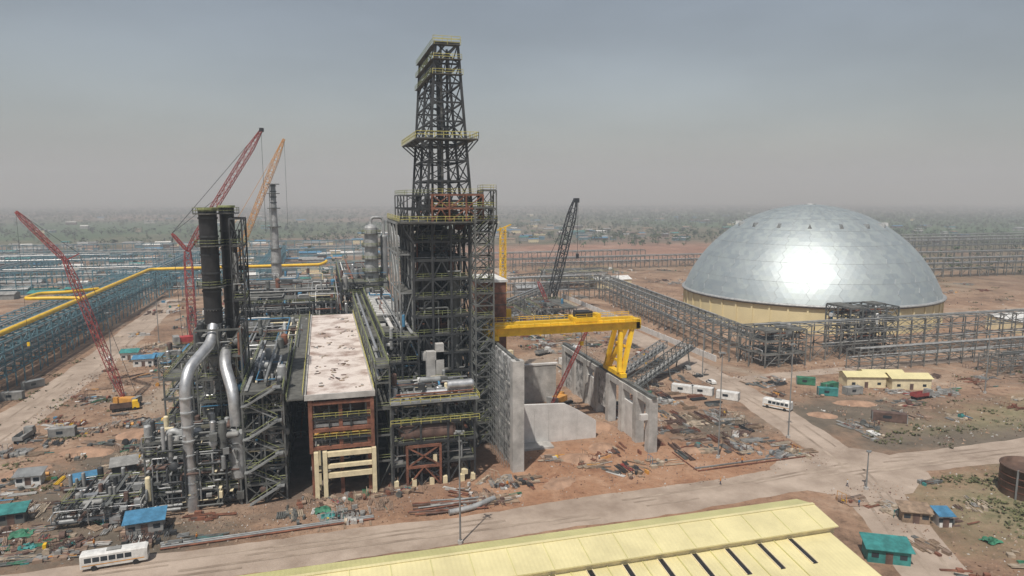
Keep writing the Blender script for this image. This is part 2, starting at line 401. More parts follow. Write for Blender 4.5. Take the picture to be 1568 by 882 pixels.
# ------------------------------------------------------------------ storage dome
o=Obj('storage_dome'); cx,cy=261,323; RB=66; zr=13.6; SR=70.3; zc=60.2-SR
n=112; rows=32; a0=math.asin((zr-zc)/SR); vs=[]
for k in range(rows+1):
    a=a0+(math.pi/2-a0)*k/rows
    r=SR*math.cos(a); z=zc+SR*math.sin(a)
    for i in range(n):
        t=2*math.pi*(i+.5*(k%2))/n; j=R.uniform(-.025,.025)
        if k==rows: r=.01
        vs.append((cx+(r+j)*math.cos(t),cy+(r+j)*math.sin(t),z+j))
fsd={'dome_metal':[],'dome_metal_b':[],'dome_metal_c':[]}
for k in range(rows):
    for i in range(n):
        a,b=k*n+i,k*n+(i+1)%n; c,d=(k+1)*n+(i+1)%n,(k+1)*n+i
        q=fsd[R.choice(list(fsd))]
        if k%2==0: q+=[(a,b,d),(b,c,d)]
        else: q+=[(a,b,c),(a,c,d)]
        if k<rows-4 and i%4==0:
            pa,pb=V(vs[a]),V(vs[d]); nn=(pa-V((cx,cy,zc))).normalized()*.03
            o.beam('panel_seams','silver_dull',pa+nn,pb+nn,.08,.05)
    if k%4==0 and k<rows-1:
        for i in range(n):
            pa,pb=V(vs[k*n+i]),V(vs[k*n+(i+1)%n]); nn=(pa-V((cx,cy,zc))).normalized()*.03
            o.beam('panel_seams','silver_dull',pa+nn,pb+nn,.08,.05)
for mt,f in fsd.items(): o.poly('dome_shell',mt,vs,f)
o.lathe('eave_ring','silver_dull',(cx,cy,0),[(RB+.2,zr-.9),(RB+1.5,zr-.9),(RB+1.5,zr-.2),(RB-.5,zr+.3)],96)
o.lathe('eave_gutter','steel_dark',(cx,cy,0),[(RB+.1,zr-1.3),(RB+1.2,zr-1.3),(RB+1.2,zr-.92)],96)
o.lathe('drum_wall','drum',(cx,cy,0),[(RB,0),(RB,zr-.9)],96)
for i in range(48):
    t=2*math.pi*i/48; o.box('pilasters','drum',(cx+(RB+.25)*math.cos(t),cy+(RB+.25)*math.sin(t),zr/2-.7),(.5,.9,zr-1.5),t)
for i in range(16):
    t=2*math.pi*(i+.3)/16; a=math.radians(58); r=SR*math.cos(a); z=zc+SR*math.sin(a); ct,st=math.cos(t),math.sin(t)
    f=(cx+(r+1.6)*ct,cy+(r+1.6)*st); tx,ty=-st,ct
    vs=[(f[0]-tx*1.1,f[1]-ty*1.1,z-1.2),(f[0]+tx*1.1,f[1]+ty*1.1,z-1.2),(f[0],f[1],z+1.3),(cx+(r-2)*ct,cy+(r-2)*st,z+1.2)]
    o.poly('roof_vents','steel_grey',vs,[(0,1,2),(0,2,3),(1,3,2)])
o.lathe('crown_cap','silver_dull',(cx,cy,60.2),[(3,-.1),(3,.4),(.1,.6)],24)
o.done()

# ------------------------------------------------------------------ steel process tower with derrick
o=Obj('steel_process_tower')
zs=[0]+[4.85*i for i in range(1,13)]
frame(o,(22,36.5,173,201),None,zs,3,4,'steel_dark',.55,.40,.65,.7,'rail_green',True,.4)
o.vessel('reactor_vessel','steel_dark',(29,187,2),(29,187,55),4.6,24)
o.vessel('reactor_vessel','black',(26,177,6),(26,177,50),2.0,20)
o.vessel('reactor_vessel','steel_dark',(32.5,196,6),(32.5,196,53),2.6,20)
o.vessel('reactor_vessel','steel',(32.8,175.5,14),(32.8,175.5,44),1.6,20)
fill(o,22.3,36.2,173.1,200,2,57,200,['steel_dark','steel','steel_grey','black','silver_dull','steel_dark','steel','rust'],.9)
frame(o,(19.2,22,176,199),(18.2,22,176,199),[20,30,40,50,58],1,3,'steel_grey',.45,.35,.7,.4,None,True,.2)
zs=[3.1*i for i in range(0,21)]
frame(o,(36.9,41.6,167.5,172.6),None,zs,1,1,'steel',.36,.24,.9,.15,'rail_green',True,.8)
stairs(o,37.6,40.9,169,0,61.5,3.1)
o.b2('main_platform','grating',18.5,43,169,203,58.2,58.6)
for a,b in (((18.5,169),(43,169)),((43,169),(43,203)),((18.5,169),(18.5,203))): rail(o,(*a,58.6),(*b,58.6),'rail',1.3,.10)
for v in range(170,204,4):
    o.beam('brackets','steel_dark',(18.6,v,58),(22,v,53),.35); o.beam('brackets','steel_dark',(42.8,v,58),(37,v,52),.3)
    o.beam('brackets','steel_dark',(18.6,v,58),(43,v,58),.4)
for i in range(7): o.beam('brackets','steel_dark',(19+i*4,169.2,58),(19+i*4,173,54),.3)
frame(o,(20.5,26,171,200),None,[58.6,61.5,65],1,4,'steel_dark',.3,.25,.6,.3,'rail_green')
frame(o,(26.5,39.5,169.8,175),None,[58.6,61.8,65.2],3,1,'rust',.4,.35,.8,.5,'rail',True,.5)
frame(o,(39.5,43,170,176),None,[58.6,61.8,66.3],1,2,'steel',.3,.25,.4,.4,'rail')
fill(o,24,38,171,199,59,64,30,['steel_dark','rust','red_dull','steel_grey','black'],.8)
zs=[58.6,63.6,68.7,73.8,78.7,83.4,88,92.6,97.2,102]
frame(o,(25.3,37.2,171.8,200),(28.3,33.8,172,200),zs,1,2,'steel_dark',.60,.34,1,0,None,True,1.0)
for z in (68.7,88): 
    o.beam('beams','steel_dark',(27,186,z),(35,186,z),.3)
o.b2('mid_platform','grating',23,38.4,169.6,176,78.9,79.15); o.b2('mid_platform','grating',23,25.8,176,202,78.9,79.15); o.b2('mid_platform','grating',36,38.4,176,202,78.9,79.15); o.b2('mid_platform','grating',25.8,36,196,202,78.9,79.15)
for a,b in (((23,169.6),(38.4,169.6)),((38.4,169.6),(38.4,202)),((23,169.6),(23,202))): rail(o,(*a,79.2),(*b,79.2),'rail',1.5,.14)
for v in (170,176,182,188,194,200):
    o.beam('brackets','steel_dark',(23.1,v,78.8),(27.5,v,75),.3); o.beam('brackets','steel_dark',(38.3,v,78.8),(35,v,75),.3)
for z in (94.6,98.2,101.6):
    t=(z-58.6)/43.4; l=25.3+3*t; r=37.2-3.4*t
    o.b2('service_platforms','grating',l-.5,r+.5,170.9,173.2,z,z+.12); o.b2('service_platforms','grating',l-.9,l+.4,173.2,200.5,z,z+.12)
    rail(o,(l-.5,170.9,z),(r+.5,170.9,z),'rail',1.2,.1); rail(o,(l-.9,171,z),(l-.9,200.5,z),'rail_green',1.2,.08)
for u,v,r in ((30,180,.4),(32,187,.5),(30.5,194,.35),(31.4,174,.3)): o.cyl('riser_pipes','steel_dark',(u,v,58),(u,v,101),r,n=10)
for z in range(60,100,3): o.beam('ladder','steel',(29.6,172.3,z),(29.6,172.3,z+3),.5,.1)
o.b2('top_beams','steel_dark',27.8,34.3,171.7,172.3,102,102.5); o.b2('top_beams','steel_dark',27.8,34.3,199.7,200.3,102,102.5)
for u in (28.3,31,33.8): o.b2('top_beams','steel_dark',u-.2,u+.2,172.3,199.7,102.05,102.45)
rail(o,(27.6,171.5,102.5),(34.4,171.5,102.5),'rail',1.2,.12)
o.done()

# ------------------------------------------------------------------ long concrete-roofed building
o=Obj('gasification_building')
o.b2('roof_slab','roof_conc',-4.6,9.4,147,250,22.1,22.7)
o.b2('parapet','concrete',-5,-4.6,147,250,21.9,23.1); o.b2('parapet','concrete',9.4,9.8,147,250,21.9,23.1); o.b2('parapet','concrete',-5,9.8,146.6,147,21.9,23.1)
for v in range(148,250,7):
    for u in (-3.6,2.4,8.4): o.b2('columns','concrete' if v>150 else 'rust',u-.4,u+.4,v-.4,v+.4,0,21.9)
    for z in (6,10.5,15.5,20.5): o.b2('beams','steel_grey',-4.2,9,v-.25,v+.25,z,z+.7)
for z in (10.2,15.5): o.b2('floors','concrete',-4.2,9,152,250,z-.4,z)
for u in (-3.9,9.1): o.b2('portal_rust','rust',u-.4,u+.4,146.9,147.9,10,21.9)
for z in (10.6,14.6,20.6): o.b2('portal_rust','rust',-3.5,8.7,147,147.8,z,z+.7)
for z in (12.6,17.2): o.b2('portal_floor','steel_dark',-3.5,8.7,147.3,147.7,z,z+.35); rail(o,(-3.5,147.1,z+.35),(8.7,147.1,z+.35),'rail')
for u in (0,4.5): o.b2('portal_floor','steel_dark',u-.15,u+.15,147.2,147.6,11,21)
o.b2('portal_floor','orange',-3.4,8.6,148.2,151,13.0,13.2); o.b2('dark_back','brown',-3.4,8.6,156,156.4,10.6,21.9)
for u in (-3,-1.2,9.2): o.b2('portal_cream','cream',u-.45,u+.45,146,147.2,0,10.4)
for z,h in ((9.2,1.0),(6.6,.8),(4.4,1.1)): o.b2('portal_cream','cream',-.7,8.7,146.2,147.1,z,z+h)
o.b2('portal_cream','cream',8.6,9.6,149,150,0,10)
for u in (-2.5,9.2): o.b2('portal_cream','cream',u-.4,u+.4,151,152,0,10)
fill(o,-4,9,149,180,1,20,70)
o.b2('walkway','grating',-8.6,-5.2,147,250,22.0,22.3)
rail(o,(-8.6,147,22.3),(-8.6,250,22.3),'rail_green'); rail(o,(-5.3,147,23.1),(-5.3,250,23.1),'rail')
rail(o,(9.6,147,23.1),(9.6,250,23.1),'rail')
for _ in range(26):
    u_=R.uniform(-3.5,8.5);v_=R.uniform(150,248)
    for q in range(4): o.box('roof_debris',R.choice(['timber','timber_pale','grey','brown']),(u_+R.gauss(0,.7),v_+R.gauss(0,.9),22.8),(R.uniform(.15,.5),R.uniform(.3,1.6),.15),R.uniform(0,3))
o.done()

o=Obj('pipe_bridge')
frame(o,(10.2,13.2,149,262),None,[0,6,12,18,24,27.5],1,14,'steel',.35,.3,.5,.4,'rail_green')
for k,(u,z,r) in enumerate([(11,25,.45),(12,25,.35),(12.7,25,.3),(11.6,28.3,.4)]): o.cyl('pipes',R.choice(['silver','silver_dull']),(u,149+k*5,z),(u,262,z),r,n=8)
o.done()

o=Obj('process_structure')
frame(o,(13.5,32,147.5,166),None,[0,5,10,14.5,19],3,3,'steel_dark',.45,.36,.6,.5,'rail_green')
fill(o,14,31.5,148,165,1,21,130)
o.vessel('scrubber_vessel','brown',(16,149.5,12),(27,149.5,12),2.2,20)
frame(o,(16.5,24,147.2,150),None,[0,4.5,9.3],1,1,'rust',.5,.45,1,0,None)
o.b2('deck','steel_grey',13,33,146.6,156,19.3,19.6); rail(o,(13,146.6,19.6),(33,146.6,19.6),'rail',1.3,.1); rail(o,(13,146.6,14.6),(33,146.6,14.6),'rail',1.3,.1); rail(o,(33,146.6,19.6),(33,156,19.6),'rail')
for u in (14,18,22,25,29,31.5): o.b2('footings','cream',u-.5,u+.5,147,148,0,1.6)
for i in range(9): o.cyl('tube_bundle','silver_dull',(16+i*1.6,148.6,20.3),(16+i*1.6,154,20.3),.3,n=8)
fill(o,14,32,148,156,20,23,25)
o.done()
o=Obj('process_structure')
frame(o,(13.8,22,166,256),(13.8,22,166,256),[0,6,12,18,24,30],2,11,'steel_dark',.45,.36,.5,.5,'rail_green')
fill(o,14,23,167,255,4,33,300)
for i in range(14): o.b2('white_pipe_rack','white',14+(i%2)*.3,22.5,196+i*3.2,196.9+i*3.2,31,31.5)
for u in (16,18.5): o.b2('roof_strips','concrete_white',u,u+.9,176,190,30.9,31.3)
for (u,v) in ((24,160),(27.5,168)): o.b2('concrete_pier','concrete',u-1,u+1,v-1,v+1,0,28)
o.b2('concrete_pier','concrete',23,28.5,167,169,24,26)
o.done()
o=Obj('process_structure')
frame(o,(-34,4,258,330),None,[0,7,14,20,26],4,7,'steel_dark',.5,.4,.45,.4,'rail_green')
fill(o,-34,6,258,335,2,30,300)
o.done()
o=Obj('process_structure')
frame(o,(6,24,264,345),None,[0,7,14,21,28,32],2,7,'steel_dark',.5,.4,.45,.4,'rail_green')
fill(o,6,24,262,345,4,35,190)
o.done()
o=Obj('process_structure')
frame(o,(-17.5,-9.3,148,200),None,[0,4,8,12,16,20,24],2,7,'steel',.36,.32,.75,.5,'rail_green',True,.5)
fill(o,-17,-9.5,148,200,1,26,280)
stairs(o,-16.8,-10.5,147,0,22,3.6)
o.done()
o=Obj('process_structure')
frame(o,(-27.5,-18.2,158,173),None,[0,5,10,15,20,25,30,36],2,2,'steel',.38,.32,.7,.6,'rail_green',True,.4)
fill(o,-27,-18.5,158,173,1,36,190)
o.done()
o=Obj('process_structure')
frame(o,(-36.5,-18.5,148,157.5),None,[0,4,8,12,15],4,2,'steel',.34,.3,.6,.55,'rail_green',True,.3)
fill(o,-37,-18.5,146.5,158,.8,17,280,['silver','silver_dull','silver_dull','steel_grey','grey','steel_dark','cream','steel','brown','steel_dark','steel'],.85)
o.done()
o=Obj('process_structure')
frame(o,(-38,-19,176,252),None,[0,5.5,11,16.5,21],3,8,'steel',.38,.34,.5,.45,'rail_green')
fill(o,-38,-6,176,252,1,23,460)
o.done()
o=Obj('pump_manifold')
fill(o,-54,-36,144,162,.8,4.5,150,['silver','silver_dull','steel_grey','grey','steel_dark','steel','brown'],.7)
frame(o,(-52,-38,148,160),None,[0,3.5],3,2,'steel',.3,.25,.4,.5,'rail_green')
for k in range(5): o.cyl('header_pipes','silver_dull',(-53,146+k*2,1.4),(-30,146+k*2,1.4),.35,n=10)
o.done()
# equipment in the yards behind
for (u0,u1,v0,v1,h) in ((70,92,300,330,9),(100,118,308,335,11),(92,112,352,372,7),(150,200,440,470,12),(60,100,420,450,10),(-62,-42,340,365,9),(-58,-44,262,285,7)):
    o=Obj('process_structure'); frame(o,(u0,u1,v0,v1),None,[0,h*.5,h],3,3,'steel_rack',.36,.3,.5,.4,'rail_green'); fill(o,u0,u1,v0,v1,1,h+1,45); o.done()

# flue stacks + ducts
o=Obj('flue_gas_stack')
for (u,v,r,z0,zt) in ((-24,162,1.9,37,62),(-20.6,166,1.55,30,62.5)):
    o.cyl('stack_shell','black',(u,v,z0),(u,v,zt),r,n=20); o.cyl('stack_lower','silver_dull',(u,v,0),(u,v,z0),r*.8,n=16)
    for z in range(int(z0)+3,62,4): o.cyl('stiffener_rings','steel_dark',(u,v,z),(u,v,z+.35),r+.18,n=20)
    o.cyl('cap','rail_green',(u,v,zt),(u,v,zt+.35),r+.3,n=20)
    for z in (45,54,61):
        o.cyl('platforms','grating',(u,v,z),(u,v,z+.2),r+1.1,n=16)
        for i in range(12):
            a=2*math.pi*i/12;b=2*math.pi*(i+1)/12;q=r+1.1
            rail(o,(u+q*math.cos(a),v+q*math.sin(a),z+.2),(u+q*math.cos(b),v+q*math.sin(b),z+.2),'rail_green',1.2,.08)
frame(o,(-19.5,-17,160,169),None,[36,42,48,54,60],1,1,'steel_dark',.3,.25,.9,.5,'rail_green')
fill(o,-19.5,-17,160,169,36,60,14,['steel_dark','steel','silver_dull'],.6)
o.done()
o=Obj('flue_duct')
o.sweep('duct','silver',[(-24,162,37.5),(-24,158,33.5),(-27.6,150,29.5),(-28.2,148.2,26),(-27.9,147.6,0)],1.15,18,2.2)
o.cyl('transition','silver',(-24,162,37),(-24,162,40),1.5,1.9,18)
o.sweep('duct','silver',[(-21.5,160,31.5),(-21.3,155,29),(-19.2,150,23.5),(-19,149.5,17)],1.2,18,2.2)
o.vessel('cyclone','silver_dull',(-19,149.5,6),(-19,149.5,15.5),1.9,20)
for z in range(3,26,3): o.cyl('flanges','silver_dull',(-28,147.8,z),(-28,147.8,z+.25),1.32,n=18)
o.sweep('duct','silver_dull',[(-29.5,150,0),(-29.5,150,16),(-32,150,17),(-32,150,8)],.7,12,1.5)
o.done()

o=Obj('tall_vent_stack')
u,v=-25,396
o.cyl('shaft','silver_dull',(u,v,0),(u,v,36),2.9,2.6,n=16); o.cyl('shaft','silver_dull',(u,v,36),(u,v,58),1.9,1.5,n=16); o.cyl('tip','steel_grey',(u,v,58),(u,v,71),1.5,1.3,n=14)
for z in (28,36,48,58,66,71):
    o.cyl('platforms','grating',(u,v,z),(u,v,z+.4),3.4,n=14)
o.beam('ladder','steel_grey',(u-2.8,v-1,0),(u-1.8,v-1,70),.5)
for z in range(58,71,3): o.cyl('rings','steel_dark',(u,v,z),(u,v,z+.6),1.7,n=14)
o.done()
o=Obj('distillation_column')
u,v=18.5,275
o.vessel('column_shell','silver_dull',(u,v,3),(u,v,52.5),2.6,20); o.vessel('column_shell','steel_grey',(u+5,v+1,3),(u+5,v+1,49),1.4,16)
for z in range(30,54,5):
    o.cyl('platforms','grating',(u,v,z),(u,v,z+.3),3.7,n=16)
    for i in range(12):
        a=2*math.pi*i/12;b=2*math.pi*(i+1)/12; rail(o,(u+3.7*math.cos(a),v+3.7*math.sin(a),z+.3),(u+3.7*math.cos(b),v+3.7*math.sin(b),z+.3),'rail_green',1.2,.14)
o.sweep('overhead_pipe','silver_dull',[(u,v,53),(u,v,56.5),(u+5,v+1,56.5),(u+5,v+1,49)],.6,10,2)
o.done()
o=Obj('clad_building')
o.b2('walls','rust',51,59.5,222,240,0,36); o.b2('roof','white',50.5,60,221.5,240.5,36,36.8)
for z in (28,32): o.b2('ribs','brown',50.9,59.6,221.9,222,z,z+.5)
frame(o,(44,51,205,222),None,[0,6,12,18,24],1,2,'steel_dark',.4,.35,.6,.5,'rail_green')
o.done()

# ------------------------------------------------------------------ concrete walls and crane bay
o=Obj('concrete_wall')
o.b2('wall','concrete_patch',42,43.6,151,186,0,26.6)
o.b2('end_pillar','concrete',41.4,44.2,148.6,151,0,26.9)
for v in (157,163,169,175,181): o.b2('pilasters','concrete_patch',41.6,42,v-.5,v+.5,0,26.6)
for z in (5,10,15,20): o.b2('bands','concrete',41.8,42,151,186,z,z+.5)
for v in range(152,185,4):
    for z in range(2,26,5):
        if R.random()<.4: o.b2('formwork_panels',R.choice(['concrete_white','concrete','steel_grey']),41.9,41.97,v,v+2.6,z,z+2.2)
o.b2('runway_rail','steel',42.4,43.2,149,186,26.62,27.1)
for z in range(2,27,2): o.beam('scaffold','steel_grey',(41,151.5,z),(41,168,z),.09); o.beam('scaffold','steel_grey',(40,151.5,z),(40,168,z),.07)
for v in range(152,169,2): o.beam('scaffold','steel_grey',(41,v,0),(41,v,26.5),.09); o.beam('scaffold','steel_grey',(40,v,0),(40,v,26.5),.07)
o.done()
o=Obj('concrete_wall')
vv=[152.5,160,169,178,187,196,206,216]
for k,v in enumerate(vv):
    o.b2('pillars','concrete',78,80.4,v-1.1,v+1.1,0,14)
for k in range(7):
    a,b=vv[k]+1.1,vv[k+1]-1.1
    o.b2('top_beam','concrete',78.2,80.2,a,b,12.4,14)
    if k in (1,4): o.b2('infill','concrete_white',78.7,79.6,a,b,0,9.5)
    if k==3: o.b2('infill','concrete_patch',78.7,79.6,a,b,3,12.4)
    if k>=5: o.b2('infill','concrete_patch',78.7,79.6,a,b,0,12.4)
o.b2('runway_rail','steel',78.6,79.8,151,218,14.02,14.8); rail(o,(80.5,151,14.02),(80.5,218,14.02),'steel')
o.b2('infill','concrete_white',76,78,152,153,8.5,10)
o.done()
o=Obj('retaining_wall')
pr=[(48.5,0),(69.5,0),(69.5,4.8),(64.5,8),(60.5,10.2),(48.5,10.8)]
vs=[(a,165.5,b) for a,b in pr]+[(a,166.4,b) for a,b in pr]; k=6
o.poly('wall','concrete_white',vs,[tuple(range(k)),tuple(range(2*k-1,k-1,-1))]+[(i,(i+1)%k,k+(i+1)%k,k+i) for i in range(k)])
o.b2('rear_wall','concrete_white',47.5,48.4,166,190,0,10); o.b2('footing','concrete',48,56,161,165.4,0,.5)
for u in (52,56,60,64): o.beam('pour_joints','concrete',(u,165.48,0),(u,165.48,9 if u<62 else 7.5),.06)
o.done()
o=Obj('retaining_wall'); o.b2('wall','concrete',56,70,200,201,0,12); o.b2('coping','concrete_white',55.5,70.5,199.8,201.2,12,12.5); o.b2('rear_wall','concrete_white',46,47,196,214,0,24); o.done()

o=Obj('gantry_crane')
for v in (173.6,178):
    o.b2('girders','yellow',42,85.5,v-.6,v+.6,27.7,30.6)
    for u in range(44,86,3): o.b2('stiffeners','yellow',u,u+.15,v-.7,v+.7,27.6,30.65)
o.b2('end_tie','yellow',41.2,43.6,172.4,179.4,27.2,30.2); o.b2('end_tie','yellow',84.4,85.8,173,178.6,27.9,30.4)
o.b2('end_truck','yellow',41.9,43.8,170.5,181.3,27.15,28.4)
o.b2('walkway','yellow',43,85,172.0,172.9,30.0,30.2); rail(o,(43,172,30.2),(85,172,30.2),'yellow',1.1,.12); rail(o,(43,179.4,30.6),(85,179.4,30.6),'yellow',1.1,.12)
o.b2('trolley','yellow',66,72.5,172.8,178.8,30.7,31.6); o.b2('hoist_house','black',67,71.5,174,177.5,31.6,33.2); o.cyl('hoist_drum','steel_dark',(66.6,176,32.4),(72,176,32.4),.7); rail(o,(66,172.8,31.6),(72.5,172.8,31.6),'yellow')
o.b2('hoist_house','yellow',72.6,74,174,177,30.7,32.4)
for v0,v1 in ((174,171.2),(177.6,180.4)):
    for du in (-2.0,1.5):
        o.beam('legs','yellow',(82+du,v0,27.7),(79.2+du*.3,v1,16),1.1)
for z in (18.5,23): 
    t=(27.7-z)/11.7; o.beam('leg_ties','yellow',(82-2.8*t,174-2.8*t,z),(82-2.8*t,177.6+2.8*t,z),.6)
o.beam('leg_ties','yellow',(79.5,171.8,18.5),(81.2,177.4,23),.4)
o.b2('end_truck','yellow',78.3,80.1,169.5,182,14.85,16)
o.beam('hook_rope','steel_dark',(69,175.6,31),(69,175.6,24.5),.12); o.box('hook_block','yellow',(69,175.6,24),(.9,.6,1.2))
o.done()

# ------------------------------------------------------------------ mobile cranes
def crawler(o,c,mt,heading=0,s=1.0):
    x,y,_=c; ca,sa=math.cos(heading),math.sin(heading)
    def T(a,b): return (x+a*ca-b*sa,y+a*sa+b*ca)
    for sd in (-1,1):
        p=T(0,sd*2.6*s); o.box('tracks','tyre',(p[0],p[1],.7*s),(8*s,1.1*s,1.3*s),heading)
        for e in (-4,4):
            q=T(e*s,sd*2.6*s); a=V((q[0],q[1],.7*s)); n=V((-sa,ca,0))*.55*s; o.cyl('tracks','tyre',a-n,a+n,.65*s)
    p=T(-1*s,0); o.box('machinery_house',mt,(p[0],p[1],2.6*s),(7*s,3.4*s,2.2*s),heading)
    p=T(-5*s,0); o.box('counterweight','grey',(p[0],p[1],2.8*s),(1.8*s,4.4*s,2.4*s),heading)
    p=T(3*s,1.6*s); o.box('cab',mt,(p[0],p[1],2.9*s),(2*s,1.4*s,2.4*s),heading); p=T(3.3*s,1.6*s); o.box('cab_glass','glass',(p[0],p[1],3.3*s),(2*s,1.3*s,1.2*s),heading)
o=Obj('lattice_boom_crane')
crawler(o,(-61,231,0),'orange',2.8,.75)
lattice(o,'boom','red_dull',(-61.8,232,2.5),(-75.6,235.7,45.5),1.8,.7,1.0,ch=.2,di=.12)
lattice(o,'jib','red_dull',(-75.6,235.7,45.5),(-88.8,239.4,60.3),1.2,.8,.5,ch=.17,di=.1)
o.beam('mast','red_dull',(-75.6,235.7,45.5),(-71.5,235,47.5),.3); o.beam('stay_ropes','steel_dark',(-71.5,235,47.5),(-88.8,239.4,60.5),.1); o.beam('stay_ropes','steel_dark',(-71.5,235,47.5),(-58,231,4),.1)
o.beam('hoist_rope','steel_dark',(-88.8,239.4,60),(-88.8,239.4,20),.07); o.box('hook_block','yellow',(-88.8,239.4,19.5),(.7,.5,1.2))
o.done()
o=Obj('lattice_boom_crane')
crawler(o,(-56,318,0),'red',.3,1.3)
lattice(o,'tower_boom','red_dull',(-55.9,318.5,3),(-56,319,41.5),3.0,1.5,2.2,ch=.34,di=.2)
lattice(o,'luffing_jib','red_dull',(-56,319,41.5),(-23.2,309.5,92),2.3,1.2,.9,ch=.28,di=.16)
lattice(o,'strut','red_dull',(-56,319,41.5),(-62,320.5,49),1.0,.5,.5,ch=.25,di=.15)
for a,b in (((-62,320.5,49),(-23.2,309.5,92.5)),((-62,320.5,49),(-60,318,4)),((-62,320.5,49),(-40,314.5,66))): o.beam('stay_ropes','steel_dark',a,b,.16)
o.beam('hoist_rope','steel_dark',(-23.2,309.5,92),(-23.2,309.5,50),.14)
o.box('sheave_head','black',(-23,309.5,92.3),(1.8,1.2,1.6))
o.done()
o=Obj('lattice_boom_crane')
crawler(o,(-70,558,0),'orange',.3,1.6)
lattice(o,'boom','orange',(-70,559,3),(-25,546,107),3.6,1.5,1.2,ch=.4,di=.24)
o.beam('stay_ropes','orange',(-80,560,18),(-25,546,107),.25); o.beam('hoist_rope','steel_dark',(-25,546,106),(-25,546,40),.2)
o.done()
o=Obj('lattice_boom_crane')
crawler(o,(119,356,0),'red_dull',.4,1.2)
lattice(o,'boom','black',(120.5,356,4),(133.5,352,63),4.0,1.6,1.4,ch=.5,di=.28)
lattice(o,'back_mast','red_dull',(120,356,4),(114,357,18),1.6,.8,.8,ch=.35,di=.2)
o.beam('stay_ropes','steel_dark',(114,357,18),(133.5,352,63),.22); o.beam('hoist_rope','steel_dark',(135,352,63),(135,352,33),.16); o.box('hook_block','black',(135,352,32),(1.4,1.2,2.6)); o.box('sheave_head','black',(134,352,62.5),(3,1.5,2.4))
o.done()
o=Obj('hoist_mast'); lattice(o,'mast','yellow',(61,232,0),(61,232,54),1.8,ch=.24,di=.15); o.beam('cathead','yellow',(59,232,53),(64,232,55),.4); o.b2('cage','yellow',62.1,63.8,231,233,22,25); o.done()
o=Obj('telescopic_boom_crane'); 
crawler(o,(70,196,0),'orange',.6,.8)
lattice(o,'boom','red_dull',(66,192,2),(75,187,25),.9,.6,.5,ch=.2,di=.12); o.beam('hoist_rope','steel_dark',(75,187,25),(75,187,8),.1); o.done()

# ------------------------------------------------------------------ pipe racks
def rack(name,p0,p1,wd,tiers,bay=7,mt='steel_teal',pipes=None,npipe=5,cw=.4,bw=.32,mid=False,br=.35,extra=None):
    o=Obj(name); a=V((*p0,0));b=V((*p1,0));L=(b-a).length;d=(b-a).normalized();n=V((-d.y,d.x,0)); k=max(1,round(L/bay))
    offs=[-wd/2,wd/2]+([0] if mid else [])
    zt=tiers[-1]
    for i in range(k+1):
        c=a+d*(L*i/k)
        for s in offs: o.beam('columns',mt,c+n*s,c+n*s+V((0,0,zt)),cw)
        for z in tiers: o.beam('cross_beams',mt,c-n*(wd/2+.4)+V((0,0,z)),c+n*(wd/2+.4)+V((0,0,z)),bw,bw*1.4)
        if i<k:
            e=a+d*(L*(i+1)/k)
            for s in offs:
                prev=0
                for z in tiers:
                    if R.random()<br:
                        o.beam('bracing',mt,c+n*s+V((0,0,prev)),e+n*s+V((0,0,z)),bw*.6)
                        if R.random()<.5: o.beam('bracing',mt,e+n*s+V((0,0,prev)),c+n*s+V((0,0,z)),bw*.6)
                    prev=z
    for s in offs:
        for z in tiers: o.beam('long_beams',mt,a+n*s+V((0,0,z-.15)),b+n*s+V((0,0,z-.15)),bw)
    for z in tiers:
        for q in range(npipe):
            s=R.uniform(-wd/2+.5,wd/2-.5); r=R.uniform(.12,.35); t0=R.uniform(0,.3);t1=R.uniform(.6,1)
            o.cyl('pipes',R.choice(pipes or ['silver_dull','steel_grey','silver_dull','silver','grey','steel']),a+d*(L*t0)+n*s+V((0,0,z+.3+r)),a+d*(L*t1)+n*s+V((0,0,z+.3+r)),r,n=6)
    return o
rack('pipe_rack',(-108,196),(-108,478),9,[5.5,9.5,13.5,17],7,'steel_teal',None,4,.36,.30).done()
rack('pipe_rack',(-122,196),(-122,485),14,[5.5,9.5,13.5,16],7,'steel_teal',None,4,.36,.30,True).done()
rack('pipe_rack',(-104,482),(6,482),9,[6,11,16.5],8,'steel_teal',None,4,.45,.36).done()
o=Obj('yellow_gas_pipe')
o.sweep('pipe','yellow',[(-107,190,18.4),(-107,352,18.4),(-107,480,18.4),(-2,481,18.6),(2,485,20),(2,492,20)],.95,12,4)
o.sweep('pipe','yellow',[(-107,352,18.4),(-122,352,18.9),(-131,352,18.9),(-131,370,18.9),(-118,372,18.9),(-110,385,18.4)],.8,12,4)
o.done()
for (a,b,h) in (((-420,520),(-60,520),[6,11,15]),((-500,575),(60,575),[6,11]),((-650,640),(-40,640),[7,12,16]),((-330,700),(120,705),[7,13]),((-110,490),(-110,640),[6,12,16]),((-230,500),(-230,700),[6,12]),((-600,800),(60,805),[8,15]),((-320,560),(-320,800),[7,13]),((-40,500),(-40,700),[7,13,17])):
    rack('pipe_rack',a,b,10,h,9,'steel_teal',None,4,.5,.42).done()
for (a,b,h) in (((150,566),(420,566),[6,11]),((430,640),(1000,632),[7,13,17]),((420,520),(800,500),[6,12]),((60,600),(300,605),[7,13]),((450,720),(1100,700),[8,15]),((380,440),(620,430),[6,11,15])):
    rack('pipe_rack',a,b,10,h,9,'steel_rack',None,4,.5,.45).done()
rack('pipe_rack',(172,400),(156,230),7,[6,10.5,14],7,'steel_rack',None,3,.36,.30).done()
rack('pipe_rack',(156,226),(400,226),7,[6,10.5,14.5],7,'steel_rack',None,3,.36,.30,False,.6).done()
rack('pipe_rack',(190,207),(300,207),6,[4,7.5],6,'steel_rack',None,4,.3,.26).done()
rack('pipe_rack',(235,190),(330,188),8,[3.5,6.5],6,'steel_rack',None,3,.32,.26,True,.6).done()
